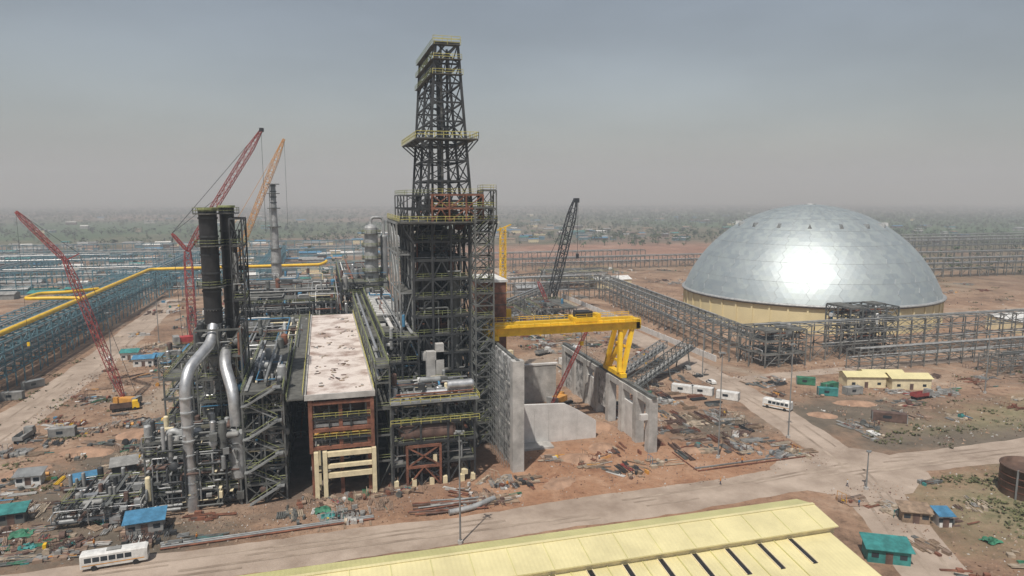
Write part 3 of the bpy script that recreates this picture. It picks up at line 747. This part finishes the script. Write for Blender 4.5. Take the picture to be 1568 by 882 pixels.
rack('pipe_rack',(90,400),(175,402),8,[6,11,15],7,'steel_rack',None,4,.36,.30).done()
rack('pipe_rack',(85,330),(150,420),7,[6,10],7,'steel_rack',None,4,.36,.3).done()
o=Obj('transfer_tower')
frame(o,(205,229,226,240),None,[0,5,10,15,19.5],4,2,'steel',.45,.34,.6,.3,None); fill(o,205,229,227,240,1,18,60)
o.b2('roof_sheets','grating',205,212,226,240,19.8,20); o.done()
o=Obj('transfer_tower')
frame(o,(160,178,218,234),None,[0,5,10,14],3,2,'steel_rack',.4,.34,.6,.3,None); fill(o,160,178,218,234,1,14,24); o.done()
def gallery(name,a,b,w=3.2,h=3,mt='steel',leg=True):
    o=Obj(name); a=V(a);b=V(b);d=(b-a).normalized();n=V((-d.y,d.x,0)).normalized(); L=(b-a).length; k=max(2,int(L/3.2))
    for i in range(k+1):
        c=a+d*(L*i/k)
        for s in (-w/2,w/2):
            o.beam('truss',mt,c+n*s,c+n*s+V((0,0,h)),.2)
            if i<k:
                e=a+d*(L*(i+1)/k); o.beam('truss',mt,c+n*s,e+n*s+V((0,0,h)),.16)
        o.beam('truss',mt,c-n*w/2,c+n*w/2,.25); o.beam('truss',mt,c-n*w/2+V((0,0,h)),c+n*w/2+V((0,0,h)),.25)
        if leg and i%5==2:
            for s in (-w/2,w/2): o.beam('legs',mt,c+n*s,V((c.x+n.x*s*1.6,c.y+n.y*s*1.6,0)),.35)
    for s in (-w/2,w/2):
        o.beam('truss',mt,a+n*s,b+n*s,.3); o.beam('truss',mt,a+n*s+V((0,0,h)),b+n*s+V((0,0,h)),.25)
    o.beam('belt','grey',a+V((0,0,.8)),b+V((0,0,.8)),w*.5,.3)
    o.beam('deck','steel_grey',a+V((0,0,-.1)),b+V((0,0,-.1)),w*.9,.1)
    return o
gallery('conveyor_gallery',(98,203,1),(136,231,7),3.6,3.2,'steel').done()
gallery('conveyor_gallery',(94,212,1),(128,238,6),3.0,2.6,'steel_grey').done()
gallery('conveyor_gallery',(186,420,8),(168,236,8),3.2,2.8,'steel_grey').done()
gallery('conveyor_gallery',(120,440,9),(200,470,9),3.2,2.8,'steel').done()

# ------------------------------------------------------------------ warehouse with yellow roof
o=Obj('yellow_roofed_warehouse')
u0,u1=-70,79
def slab(part,mt,pr,ua,ub,th=.2):
    (v0,z0),(v1,z1)=pr
    vs=[(ua,v0,z0),(ub,v0,z0),(ub,v1,z1),(ua,v1,z1),(ua,v0,z0-th),(ub,v0,z0-th),(ub,v1,z1-th),(ua,v1,z1-th)]
    o.poly(part,mt,vs,[(0,1,2,3),(7,6,5,4),(0,4,5,1),(1,5,6,2),(2,6,7,3),(3,7,4,0)])
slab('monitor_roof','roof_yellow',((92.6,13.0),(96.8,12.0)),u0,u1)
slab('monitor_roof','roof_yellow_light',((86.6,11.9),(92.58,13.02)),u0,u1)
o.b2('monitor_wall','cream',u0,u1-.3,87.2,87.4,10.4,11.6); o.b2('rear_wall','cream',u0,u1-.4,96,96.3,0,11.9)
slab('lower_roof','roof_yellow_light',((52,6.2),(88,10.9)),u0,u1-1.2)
for i in range(24):
    u=70-i*5.7; v0,v1=80.8,86.9; zz=lambda v:6.2+(v-52)*4.7/36
    vs=[(u-.4,v0,zz(v0)+.06),(u+.4,v0,zz(v0)+.06),(u+.4,v1,zz(v1)+.06),(u-.4,v1,zz(v1)+.06)]
    vs+=[(a,b,c-.25) for a,b,c in vs]
    o.poly('roof_lights','black',vs,[(0,1,2,3),(7,6,5,4),(0,4,5,1),(1,5,6,2),(2,6,7,3),(3,7,4,0)])
    for q in (-.48,.48): o.beam('roof_light_kerbs','cream',(u+q,v0,zz(v0)+.08),(u+q,v1,zz(v1)+.08),.12,.2)
    for q in (-2.85,): o.beam('roof_seams','roof_yellow',(u+q,52,6.3),(u+q,87,10.87),.14)
for i in range(25):
    u=76-i*5.7; o.beam('roof_seams','roof_yellow',(u,86.7,11.96),(u,92.5,13.06),.12,.06)
o.b2('gable_wall','cream',u1-1.8,u1-1.5,52,96,0,6.0)
vs=[(u1-1.6,52,6),(u1-1.6,88,6),(u1-1.6,88,10.6),(u1-1.6,52,6.1)]; o.poly('gable_wall','cream',vs,[(0,1,2,3)])
vs=[(u1-1.6,88,6),(u1-1.6,96,6),(u1-1.6,96,11.8),(u1-1.6,92.5,12.7),(u1-1.6,88,11.6)]; o.poly('gable_wall','cream',vs,[(0,1,2,3,4)])
o.b2('ridge_cap','roof_yellow_light',u0,u1,92.3,92.9,13.03,13.12)
o.done()

# ------------------------------------------------------------------ sheds and vehicles
def shed(name,loc,rot,L,W,H,roof,wall,gable=True,skirt=True):
    o=Obj(name,(loc[0],loc[1],0),rot)
    o.b2('walls',wall,-L/2,L/2,-W/2,W/2,0,H)
    o.b2('door','brown',-.6,.6,-W/2-.04,-W/2,0,2.05)
    for x in (-L*.33,L*.33): o.b2('windows','glass',x-.6,x+.6,-W/2-.03,-W/2,1,1.9)
    t=.12; e=.5
    if gable:
        h=W*.18
        for s in (-1,1):
            vs=[(-L/2-e,s*(W/2+e),H-.05),(L/2+e,s*(W/2+e),H-.05),(L/2+e,0,H+h),(-L/2-e,0,H+h)]; vs+=[(a,b,c+t) for a,b,c in vs]
            o.poly('roof',roof,vs,[(0,1,2,3),(7,6,5,4),(0,4,5,1),(1,5,6,2),(2,6,7,3),(3,7,4,0)])
        for x in (-L/2,L/2): o.poly('gables',wall,[(x,-W/2,H),(x,W/2,H),(x,0,H+h)],[(0,1,2)])
    else:
        vs=[(-L/2-e,-W/2-e,H),(L/2+e,-W/2-e,H),(L/2+e,W/2+e,H+.7),(-L/2-e,W/2+e,H+.7)]; vs+=[(a,b,c+t) for a,b,c in vs]
        o.poly('roof',roof,vs,[(0,1,2,3),(7,6,5,4),(0,4,5,1),(1,5,6,2),(2,6,7,3),(3,7,4,0)])
        for k in range(int(L/1.1)): o.b2('roof_ribs',roof,-L/2-.3+k*1.1,-L/2-.2+k*1.1,-W/2-.4,-W/2+.2,H+.13,H+.22)
    return o.done()
shed('blue_roofed_hut',(-35.4,141),.1,6.5,4,2.6,'blue','grey',False)
for (u,v,L,rf) in ((-68,287,7,'blue'),(-61,289,8,'blue'),(-76,300,6,'teal')): shed('blue_roofed_hut',(u,v),R.uniform(-.1,.2),L,5.5,3,rf,'white')
shed('site_hut',(-47,173),.2,5,4,2.6,'grey','steel_dark',False)
shed('site_hut',(-62,152),.1,4.5,3,2.4,'teal','steel',False); shed('site_hut',(-53,166),.3,4,3,2.4,'blue','grey',False); shed('site_hut',(-66,172),.0,5,3,2.4,'steel_grey','white',False)
shed('site_hut',(96,93.5),-.5,7,4,2.6,'teal','teal',False); shed('site_hut',(113,104),-.5,5,3,2.4,'timber','timber',False)
shed('site_hut',(117,101),-.3,2.4,2.4,2.4,'blue','white',False)
for (u,v,r) in ((178,189,-.3),(186,189,-.3),(191,183,-.3)): shed('cream_shed',(u,v),r,13,6.5,3.8,'roof_yellow_light','cream')
shed('cream_shed',(330,246),0,30,24,6,'white','cream',False); shed('cream_shed',(197,448),.1,28,12,6,'white','cream'); shed('cream_shed',(130,430),.1,18,10,5,'silver_dull','grey')
def container(name,loc,rot,mt,L=6.1):
    o=Obj(name,(loc[0],loc[1],loc[2] if len(loc)>2 else 0),rot)
    o.b2('shell',mt,-L/2,L/2,-1.2,1.2,.12,2.6)
    for i in range(int(L/.35)):
        for s in (-1,1): o.b2('corrugation',mt,-L/2+.15+i*.35,-L/2+.33+i*.35,min(s*1.2,s*1.24),max(s*1.2,s*1.24),.2,2.5)
    for x in (-L/2,L/2):
        for y in (-1.15,1.15): o.box('corner_posts','steel_grey',(x,y,1.35),(.2,.2,2.7))
    o.b2('door_bars','steel_grey',L/2+.02,L/2+.06,-.3,-.2,.3,2.4); o.b2('door_bars','steel_grey',L/2+.02,L/2+.06,.2,.3,.3,2.4)
    o.b2('window','glass',-L*.2,L*.05,-1.28,-1.25,1.1,1.9)
    return o.done()
for (u,v,r,m_) in ((119,194,-.75,'white'),(114,198,-.75,'white'),(124,187,-.8,'white'),(160,195,-.6,'green'),(163,187,.2,'green'),(158,182,-.5,'teal'),(167,181,0,'grey')):
    container('site_container',(u,v),r,m_,7 if m_=='white' else 6)
container('open_skip',(157,155.5),-.62,'brown',9)
for (u,v,m_) in ((-98,248,'grey'),(-97,262,'steel_grey'),(-99,215,'steel_grey'),(-70,205,'grey'),(90,245,'white'),(100,262,'white'),(70,262,'cream')): container('site_container',(u,v),R.uniform(0,1.5),m_)
def bus(loc,rot,L=10.5,sc=1):
    o=Obj('bus',(loc[0],loc[1],0),rot,sc); pr=[(-1.2,.55),(1.2,.55),(1.25,1.5),(1.15,2.75),(.95,3.0),(-.95,3.0),(-1.15,2.75),(-1.25,1.5)]
    xs=[(-L/2,.96),(-L/2+.2,1),(L/2-.4,1),(L/2,.93)]; vs=[];k=8
    for x,s in xs:
        for y,z in pr: vs.append((x,y*s,.55+(z-.55)*(s if z>1 else 1)))
    fs=[tuple(range(k)),tuple(range(3*k,4*k))]+[(r*k+i,r*k+(i+1)%k,(r+1)*k+(i+1)%k,(r+1)*k+i) for r in range(3) for i in range(k)]
    o.poly('body','white',vs,fs)
    n=int((L-2)/1.25)
    for s in (-1,1):
        for i in range(n):
            x=-L/2+.7+i*1.25; vs=[(x,s*1.262,1.62),(x+1.05,s*1.262,1.62),(x+1.05,s*1.2,2.45),(x,s*1.2,2.45)]; o.poly('windows','glass',vs,[(0,1,2,3)])
        o.b2('stripe','orange',-L/2+.3,L/2-.5,min(s*1.22,s*1.25),max(s*1.22,s*1.25),1.05,1.2)
        for x in (-L*.3,L*.32): o.cyl('wheels','tyre',(x,s*.95,.5),(x,s*1.27,.5),.5,n=16)
    o.poly('windscreen','glass',[(L/2+.015,-1,1.4),(L/2+.015,1,1.4),(L/2+.015,.9,2.5),(L/2+.015,-.9,2.5)],[(0,1,2,3)])
    o.b2('roof_unit','grey',-1.2,1,-.6,.6,3.01,3.2); return o.done()
bus((-37.5,128.5),.08); bus((133,174),2.15,8.5)
def car(loc,rot,mt):
    o=Obj('parked_car',(loc[0],loc[1],0),rot); L=4.3
    side=[(-2.15,.35),(2.15,.35),(2.15,.75),(1.2,.95),(.6,1.45),(-1.2,1.48),(-2.05,1.0)]; k=7
    vs=[(x,-.85 if z<1.1 else -.7,z) for x,z in side]+[(x,.85 if z<1.1 else .7,z) for x,z in side]
    o.poly('body',mt,vs,[tuple(range(k)),tuple(range(2*k-1,k-1,-1))]+[(i,(i+1)%k,k+(i+1)%k,k+i) for i in range(k)])
    for s in (-1,1):
        o.poly('windows','glass',[(-1.5,s*.84,1.02),(1.0,s*.84,1.0),(.5,s*.73,1.4),(-1.1,s*.73,1.42)],[(0,1,2,3)])
        for x in (-1.35,1.35): o.cyl('wheels','tyre',(x,s*.65,.33),(x,s*.88,.33),.33,n=14)
    o.poly('windscreen','glass',[(1.19,-.7,.98),(1.19,.7,.98),(.64,.6,1.43),(.64,-.6,1.43)],[(0,1,2,3)])
    return o.done()
car((89,100.5),.3,'cloth_dark'); car((129,205),1.6,'white'); car((131,225),1.5,'grey'); car((-84,300),1.6,'white')
def truck(loc,rot,cm,bm):
    o=Obj('truck',(loc[0],loc[1],0),rot)
    o.b2('chassis','steel_dark',-3.8,3.6,-.5,.5,.6,.95)
    vs=[(2,-1.15,.7),(3.9,-1.15,.7),(3.9,-1.15,1.8),(3.5,-1.1,2.8),(2,-1.1,2.8)]; vs+=[(a,-b,c) for a,b,c in vs]
    o.poly('cab',cm,vs,[(0,1,2,3,4),(9,8,7,6,5)]+[(i,(i+1)%5,5+(i+1)%5,5+i) for i in range(5)])
    o.poly('windscreen','glass',[(3.91,-1,1.85),(3.91,1,1.85),(3.56,.95,2.7),(3.56,-.95,2.7)],[(0,1,2,3)])
    o.b2('bed',bm,-3.9,1.8,-1.2,1.2,.98,1.15)
    for s in (-1,1): o.b2('bed',bm,-3.9,1.8,s*1.2-.05,s*1.2+.05,1.15,2.1)
    o.b2('bed',bm,-3.95,-3.85,-1.2,1.2,1.15,2.1)
    for x in (-3,-1.8,2.7):
        for s in (-1,1): o.cyl('wheels','tyre',(x,s*.8,.5),(x,s*1.15,.5),.5,n=14)
    return o.done()
truck((100,226),.8,'orange','brown'); truck((-60,226),.2,'yellow','brown'); truck((109,234),1.2,'red_dull','grey'); truck((86,262),.5,'white','grey'); truck((-79,205),1.5,'grey','grey'); truck((185,171),.1,'grey','red_dull')
def lamp(u,v,h,name='street_lamp'):
    o=Obj(name,(u,v,0),0); o.cyl('base','concrete',(0,0,0),(0,0,.6),.5,n=10); o.cyl('pole','steel_grey',(0,0,.6),(0,0,h),.2,.1,n=8)
    o.cyl('head_frame','steel_grey',(0,0,h-.3),(0,0,h),.5,n=10)
    for i in range(4 if h>12 else 1):
        a=i*math.pi/2+.4; o.beam('arms','steel_grey',(0,0,h-.2),(math.cos(a)*.8,math.sin(a)*.8,h-.1),.1); o.box('luminaires','grey',(math.cos(a)*.9,math.sin(a)*.9,h-.25),(.4,.4,.2),a)
    o.done()
for u,v,h in ((23,119.4,22),(119.7,151.5,26),(93.5,144,27),(114.9,118.6,9),(-69,249,27),(131,214,20),(146,300,22),(-72,330,24),(60,300,22),(210,170,20),(-100,180,24),(236,160,18)): lamp(u,v,h,'floodlight_mast' if h>12 else 'street_lamp')

o=Obj('water_tank'); tx,ty=147.6,107.2
o.lathe('shell','tank_brown',(tx,ty,0),[(5.6,0),(5.6,6.2),(5.75,6.2),(5.75,6.5),(5.4,6.5),(5.4,5.6),(.1,5.6)],36)
for z in (1.5,3,4.5): o.cyl('hoops','rust',(tx,ty,z),(tx,ty,z+.2),5.68,n=36,cap=False)
o.beam('ladder','steel_grey',(tx-5.6,ty-1.5,0),(tx-5.6,ty-1.5,6.6),.5,.1); o.done()

# ------------------------------------------------------------------ construction clutter (masses)
DM=['timber','rust','grey','steel_grey','brown','steel','concrete','timber','timber_pale','brown','steel_dark','rock','timber_pale','grey','steel','rock']
ACC=['white','blue','teal','red_dull','orange','green','yellow','white']
def debris(name,u0,u1,v0,v1,n,big=1.0,acc=.06,cln=14):
    o=Obj(name); cl=[(R.uniform(u0,u1),R.uniform(v0,v1),R.choice([0,0,1.57,1.57,R.uniform(0,3.1)]),R.choice(DM),R.uniform(.8,2.6)*big) for _ in range(max(3,n//cln))]
    for _ in range(n):
        c=R.choice(cl); u=c[0]+R.gauss(0,c[4]); v=c[1]+R.gauss(0,c[4]*.8); u=min(max(u,u0),u1); v=min(max(v,v0),v1)
        a=c[2]+R.gauss(0,.1); mt=c[3] if R.random()<.7 else R.choice(DM)
        if R.random()<acc: mt=R.choice(ACC)
        k=R.random(); d=V((math.cos(a),math.sin(a),0)); p=V((u,v,0)); q=V((-d.y,d.x,0))
        if k<.5:
            L=R.uniform(1.2,5)*big
            for i in range(R.randint(2,6)): o.beam('planks',mt,p+q*i*.25+V((0,0,.1+R.uniform(0,.3))),p+q*i*.25+d*L+V((0,0,.1+R.uniform(0,.3))),.13,.12)
        elif k<.68:
            L=R.uniform(2,6)*big; r=R.uniform(.05,.18)
            for i in range(R.randint(1,5)): o.cyl('pipes',mt,p+q*i*r*2.2+V((0,0,r)),p+q*i*r*2.2+d*L+V((0,0,r)),r,n=6)
        elif k<.92:
            h=R.uniform(.15,.9)*big; o.box('crates',mt,(u,v,h/2),(R.uniform(.3,1.6)*big,R.uniform(.3,1.2)*big,h),a)
        elif k<.95:
            r=R.uniform(.4,.8); o.cyl('reels',mt,p+V((0,0,r)),p+q*R.uniform(.5,1)+V((0,0,r)),r,n=12)
        else:
            h=R.uniform(1.2,2.4)
            for i in range(3): o.beam('planks',mt,p+q*i*1.2,p+q*i*1.2+V((0,0,h)),.08)
            o.beam('planks',mt,p+V((0,0,h)),p+q*2.4+V((0,0,h)),.08)
    o.done()
debris('construction_materials',-80,-38,150,215,800,acc=.09)
debris('construction_materials',-80,-42,215,330,520)
debris('construction_materials',-66,-20,133,147,420,acc=.09)
debris('construction_materials',-18,40,133,146,300)
debris('construction_materials',45,76,146,165,80)
debris('construction_materials',40,80,134,146,70)
debris('construction_materials',50,77,190,260,260)
debris('construction_materials',82,118,137,200,520,acc=.04)
debris('construction_materials',84,130,200,300,640)
debris('construction_materials',60,130,270,400,640,big=1.4,acc=.12)
debris('construction_materials',140,158,140,215,140)
debris('construction_materials',160,250,150,204,320)
debris('construction_materials',150,330,230,256,120,big=1.3)
debris('construction_materials',330,480,200,420,260,big=1.5)
debris('construction_materials',105,150,70,118,160)
debris('construction_materials',150,330,400,560,360,big=2,acc=.12)
debris('construction_materials',-100,60,340,470,600,big=1.6,acc=.15)
o=Obj('material_stacks')
for _ in range(60):
    u=R.choice([86,92,99,106,113])+R.uniform(-1.5,1.5); v=R.uniform(139,196); mt=R.choice(['steel_dark','brown','grey','timber','steel','rust','timber_pale'])
    a=R.choice([0,1.57])+R.gauss(0,.05); d=V((math.cos(a),math.sin(a),0)); q=V((-d.y,d.x,0)); L=R.uniform(3,6)
    for i in range(R.randint(4,9)):
        for z in range(R.randint(1,3)): o.beam('bars',mt,V((u,v,.15+z*.22))+q*i*.28,V((u,v,.15+z*.22))+q*i*.28+d*(L+R.uniform(-.3,.3)),.17,.17)
for u,v0,v1 in ((84,138,150),(117,138,150)): o.beam('edge_pipes','rust',(u,v0,.2),(u,v1,.2),.2)
for v in (137.5,139): o.beam('edge_pipes','rust' if v<138 else 'steel_grey',(84,v,.25),(117,v+1,.25),.25)
o.done()
o=Obj('rubble')
def rock(u,v,s):
    p=[(u+R.uniform(-s,s),v+R.uniform(-s,s),0) for _ in range(3)]+[(u+R.uniform(-s,s)*.4,v+R.uniform(-s,s)*.4,s*R.uniform(.5,1.1))]
    o.poly('stones',R.choice(['rock','rock','dirt_mound','concrete','brown']),p,[(0,1,3),(1,2,3),(2,0,3)])
for (u0,u1,v0,v1,n,s) in ((-85,-38,131,330,4200,.4),(-40,40,131,147,1900,.28),(44,120,131,200,3200,.3),(82,130,200,330,1200,.5),(140,260,134,225,2600,.45),(105,160,60,121,1800,.3),(150,420,230,560,1200,1.0)):
    cl=[(R.uniform(u0,u1),R.uniform(v0,v1)) for _ in range(n//40)]
    for _ in range(n):
        if R.random()<.6:
            c=R.choice(cl); u=c[0]+R.gauss(0,2.5); v=c[1]+R.gauss(0,2)
        else: u=R.uniform(u0,u1); v=R.uniform(v0,v1)
        if u0<u<u1 and v0<v<v1: rock(u,v,s*R.uniform(.4,1.3))
o.done()
o=Obj('dry_shrubs')
for (u0,u1,v0,v1,n) in ((128,170,80,118,520),(140,260,134,150,340),(160,300,150,204,300),(-84,-60,150,260,200),(-96,-94,150,330,120),(330,480,200,420,300)):
    cl=[(R.uniform(u0,u1),R.uniform(v0,v1)) for _ in range(n//10)]
    for _ in range(n):
        c=R.choice(cl); u=c[0]+R.gauss(0,2);v=c[1]+R.gauss(0,1.2); s=R.uniform(.25,.7)
        for _k in range(5):
            a=R.uniform(0,6.28); o.poly('leaf_clumps',R.choice(['dry_shrub','dry_shrub','leaf2']),[(u,v,0),(u+s*math.cos(a),v+s*math.sin(a),s*R.uniform(.5,1.1)),(u+s*math.cos(a+.9),v+s*math.sin(a+.9),s*R.uniform(.3,.9))],[(0,1,2)])
o.done()
def mound(u,v,r,h,mt='dirt_mound'):
    o=Obj('earth_mound'); n=22; vs=[];fs=[];K=6
    for k in range(K+1):
        q=1-k/K
        for i in range(n):
            a=2*math.pi*i/n; rr=r*q*(1+.25*math.sin(a*2+u)+R.uniform(-.1,.1)); vs.append((u+rr*math.cos(a)*1.5,v+rr*math.sin(a),h*(1-q**1.6)*(1+R.uniform(-.12,.12))-.05))
    for k in range(K):
        for i in range(n): fs.append((k*n+i,k*n+(i+1)%n,(k+1)*n+(i+1)%n,(k+1)*n+i))
    o.poly('soil',mt,vs,fs,True); o.done()
for u,v,r,h in ((60,152,4,1.2),(68,158,3,1.2),(90,150,3,.8),(-60,190,4,1.5),(-48,200,5,2),(70,172,5,2.2),(90,180,4,1),(142,165,3,.8),(148,92,4,1),(50,140,3,.6),(-70,180,4,1),(160,172,4,1),(88,215,5,2)): mound(u,v,r,h)
o=Obj('pipe_stack')
for i in range(14):
    a=R.uniform(-.15,.15); u=14+R.uniform(0,8); v=132+i*.45
    o.cyl('pipes',R.choice(['rust','steel_grey','brown','grey']),(u,v,.3+R.uniform(0,.5)),(u+11*math.cos(a),v+11*math.sin(a),.35),.18,n=8)
o.sweep('large_pipe','silver_dull',[(23,131.2,.65),(28,132,.65),(33.5,135.2,.65)],.6,14,2); o.done()
o=Obj('roadside_pipes')
for k in range(3): o.cyl('pipes','rust' if k<1 else 'steel_grey',(-31,131.6+k*.7,.3),(8,133.3+k*.7,.3),.2,n=8)
for u in range(-28,8,5): o.b2('sleepers','timber',u,u+.4,131,135,0,.1)
o.done()
def tarp(u,v,r,mt='teal'):
    o=Obj('tarpaulin'); n=9; vs=[(u+(i-4)*r/4+R.uniform(-.2,.2),v+(j-4)*r/5+R.uniform(-.2,.2),R.uniform(.2,1.1)*(1-((i-4)**2+(j-4)**2)/40)) for j in range(n) for i in range(n)]
    o.poly('sheet',mt,vs,[(j*n+i,j*n+i+1,(j+1)*n+i+1,(j+1)*n+i) for j in range(n-1) for i in range(n-1)]); o.done()
for u,v,r,mt in ((-2,140,1.6,'green'),(-1,137,1.4,'teal'),(-62,140,2.2,'green'),(-55,139,1.5,'teal'),(-58,145,2,'green'),(120,93,1.5,'green'),(164,190,1.8,'green')): tarp(u,v,r,mt)

o=Obj('boundary_wall')
for k in range(30): o.b2('panels','concrete_white',147.6,148,232+k*6,237.7+k*6,0,2.4); o.b2('posts','concrete',147.5,148.1,237.7+k*6,238+k*6,0,2.7)
o.done()

# ------------------------------------------------------------------ distance: buildings, trees
o=Obj('distant_buildings')
def bld(u,v,big=1):
    L=R.uniform(6,24)*big;W=R.uniform(5,11)*big;H=R.uniform(3,6)*big**.5
    wm=R.choice(['cream','grey','concrete','brown','steel_teal','concrete','timber_pale']); rm=R.choice(['blue','teal','silver_dull','grey','silver_dull','brown','white','steel_grey','rock','blue'])
    o.b2('walls',wm,u-L/2,u+L/2,v-W/2,v+W/2,0,H); h=W*.15
    vs=[(u-L/2-.5,v-W/2-.5,H),(u+L/2+.5,v-W/2-.5,H),(u+L/2+.5,v,H+h),(u-L/2-.5,v,H+h),(u-L/2-.5,v+W/2+.5,H),(u+L/2+.5,v+W/2+.5,H)]
    o.poly('roofs',rm,vs,[(0,1,2,3),(3,2,5,4),(0,3,4),(1,5,2)])
for _ in range(420):
    v=R.uniform(495,1000); bld(R.uniform(-750,60)*(v/1000+.15),v)
for _ in range(70): bld(R.uniform(60,520),R.uniform(880,1300))
for _ in range(50): bld(R.uniform(450,1300),R.uniform(450,1300))
for _ in range(60): bld(R.uniform(-600,1500),R.uniform(1300,2200),1.2)
o.done()
o=Obj('distant_trees')
def tree(u,v,h):
    mt='leaf' if R.random()<.75 else 'leaf2'; r=h*.5
    o.beam('trunks','brown',(u,v,0),(u,v,h*.5),h*.06)
    for _ in range(9):
        c=V((u+R.gauss(0,r*.5),v+R.gauss(0,r*.5),h*.6+R.gauss(0,h*.17))); s=r*R.uniform(.35,.7)
        p=[c+V((R.uniform(-s,s),R.uniform(-s,s),R.uniform(-s,s)*.8)) for _ in range(4)]
        o.poly('crowns',mt,[tuple(x) for x in p],[(0,1,2),(0,2,3),(0,3,1),(1,3,2)])
cl=[(R.uniform(-1500,3200),R.uniform(850,3800)) for _ in range(200)]
for _ in range(12000):
    c=R.choice(cl); q=40+c[1]*.05
    u=c[0]+R.gauss(0,q*2.2); v=c[1]+R.gauss(0,q*.6)
    if v<600 or (abs(u-330)<230 and abs(v-740)<130): continue
    tree(u,v,R.uniform(4,11))
for _ in range(3500):
    v=R.uniform(800,3500); tree(R.uniform(.35,1.4)*v,v,R.uniform(4,10))
for _ in range(200): tree(R.uniform(-450,100),R.uniform(560,900),R.uniform(4,8))
for _ in range(260): tree(R.uniform(450,900),R.uniform(430,800),R.uniform(3,7))
o.done()

# ------------------------------------------------------------------ people
def person(u,v,rot,shirt='hivis',step=.25):
    me=bpy.data.meshes.new('p'); J=[(0,0,.95),(0,0,1.2),(0,0,1.42),(0,.02,1.52),(0,.02,1.64),(0,.02,1.74),
      (.19,0,1.40),(.25,.04,1.13),(.24,.14,.88),(-.19,0,1.40),(-.25,-.04,1.13),(-.24,.06,.88),
      (.10,0,.9),(.11,step*.6,.5),(.11,step,.07),(.11,step+.16,.04),(-.10,0,.9),(-.11,-step*.3,.5),(-.11,-step,.07),(-.11,-step+.16,.04)]
    E=[(0,1),(1,2),(2,3),(3,4),(4,5),(2,6),(6,7),(7,8),(2,9),(9,10),(10,11),(0,12),(12,13),(13,14),(14,15),(0,16),(16,17),(17,18),(18,19)]
    rad=[.15,.14,.15,.06,.10,.08,.07,.05,.04,.07,.05,.04,.10,.07,.05,.04,.10,.07,.05,.04]
    me.from_pydata(J,E,[]); ob=bpy.data.objects.new('t',me); scene.collection.objects.link(ob)
    md=ob.modifiers.new('s','SKIN'); 
    for i,r in enumerate(rad): me.skin_vertices[0].data[i].radius=(r,r*.85)
    me.skin_vertices[0].data[0].use_root=True
    ob.modifiers.new('ss','SUBSURF').levels=1
    dg=bpy.context.evaluated_depsgraph_get(); m2=bpy.data.meshes.new_from_object(ob.evaluated_get(dg)); bpy.data.objects.remove(ob)
    m2.name='worker'
    for k in ('skin',shirt,'cloth_dark','yellow'): m2.materials.append(MATS[k])
    for p in m2.polygons:
        z=p.center.z; x=abs(p.center.x)
        p.material_index=3 if z>1.70 else 0 if z>1.49 or (x>.2 and z<.98) else 1 if z>.93 else 2
        p.use_smooth=True
    w_=bpy.data.objects.new('worker',m2); scene.collection.objects.link(w_); w_.location=(u,v,.02); w_.rotation_euler=(0,0,rot)
for u,v,r,s in ((85,129.5,.5,'hivis'),(70,141,2,'cloth_dark'),(-25,133.5,1,'hivis'),(64,150,0,'white'),(97,139,2,'hivis'),(112,121,1,'white'),(38,141,3,'hivis'),(-43,136,1,'hivis'),(107,112,0,'blue')): person(u,v,r,s)
print('objects',len(bpy.data.objects))
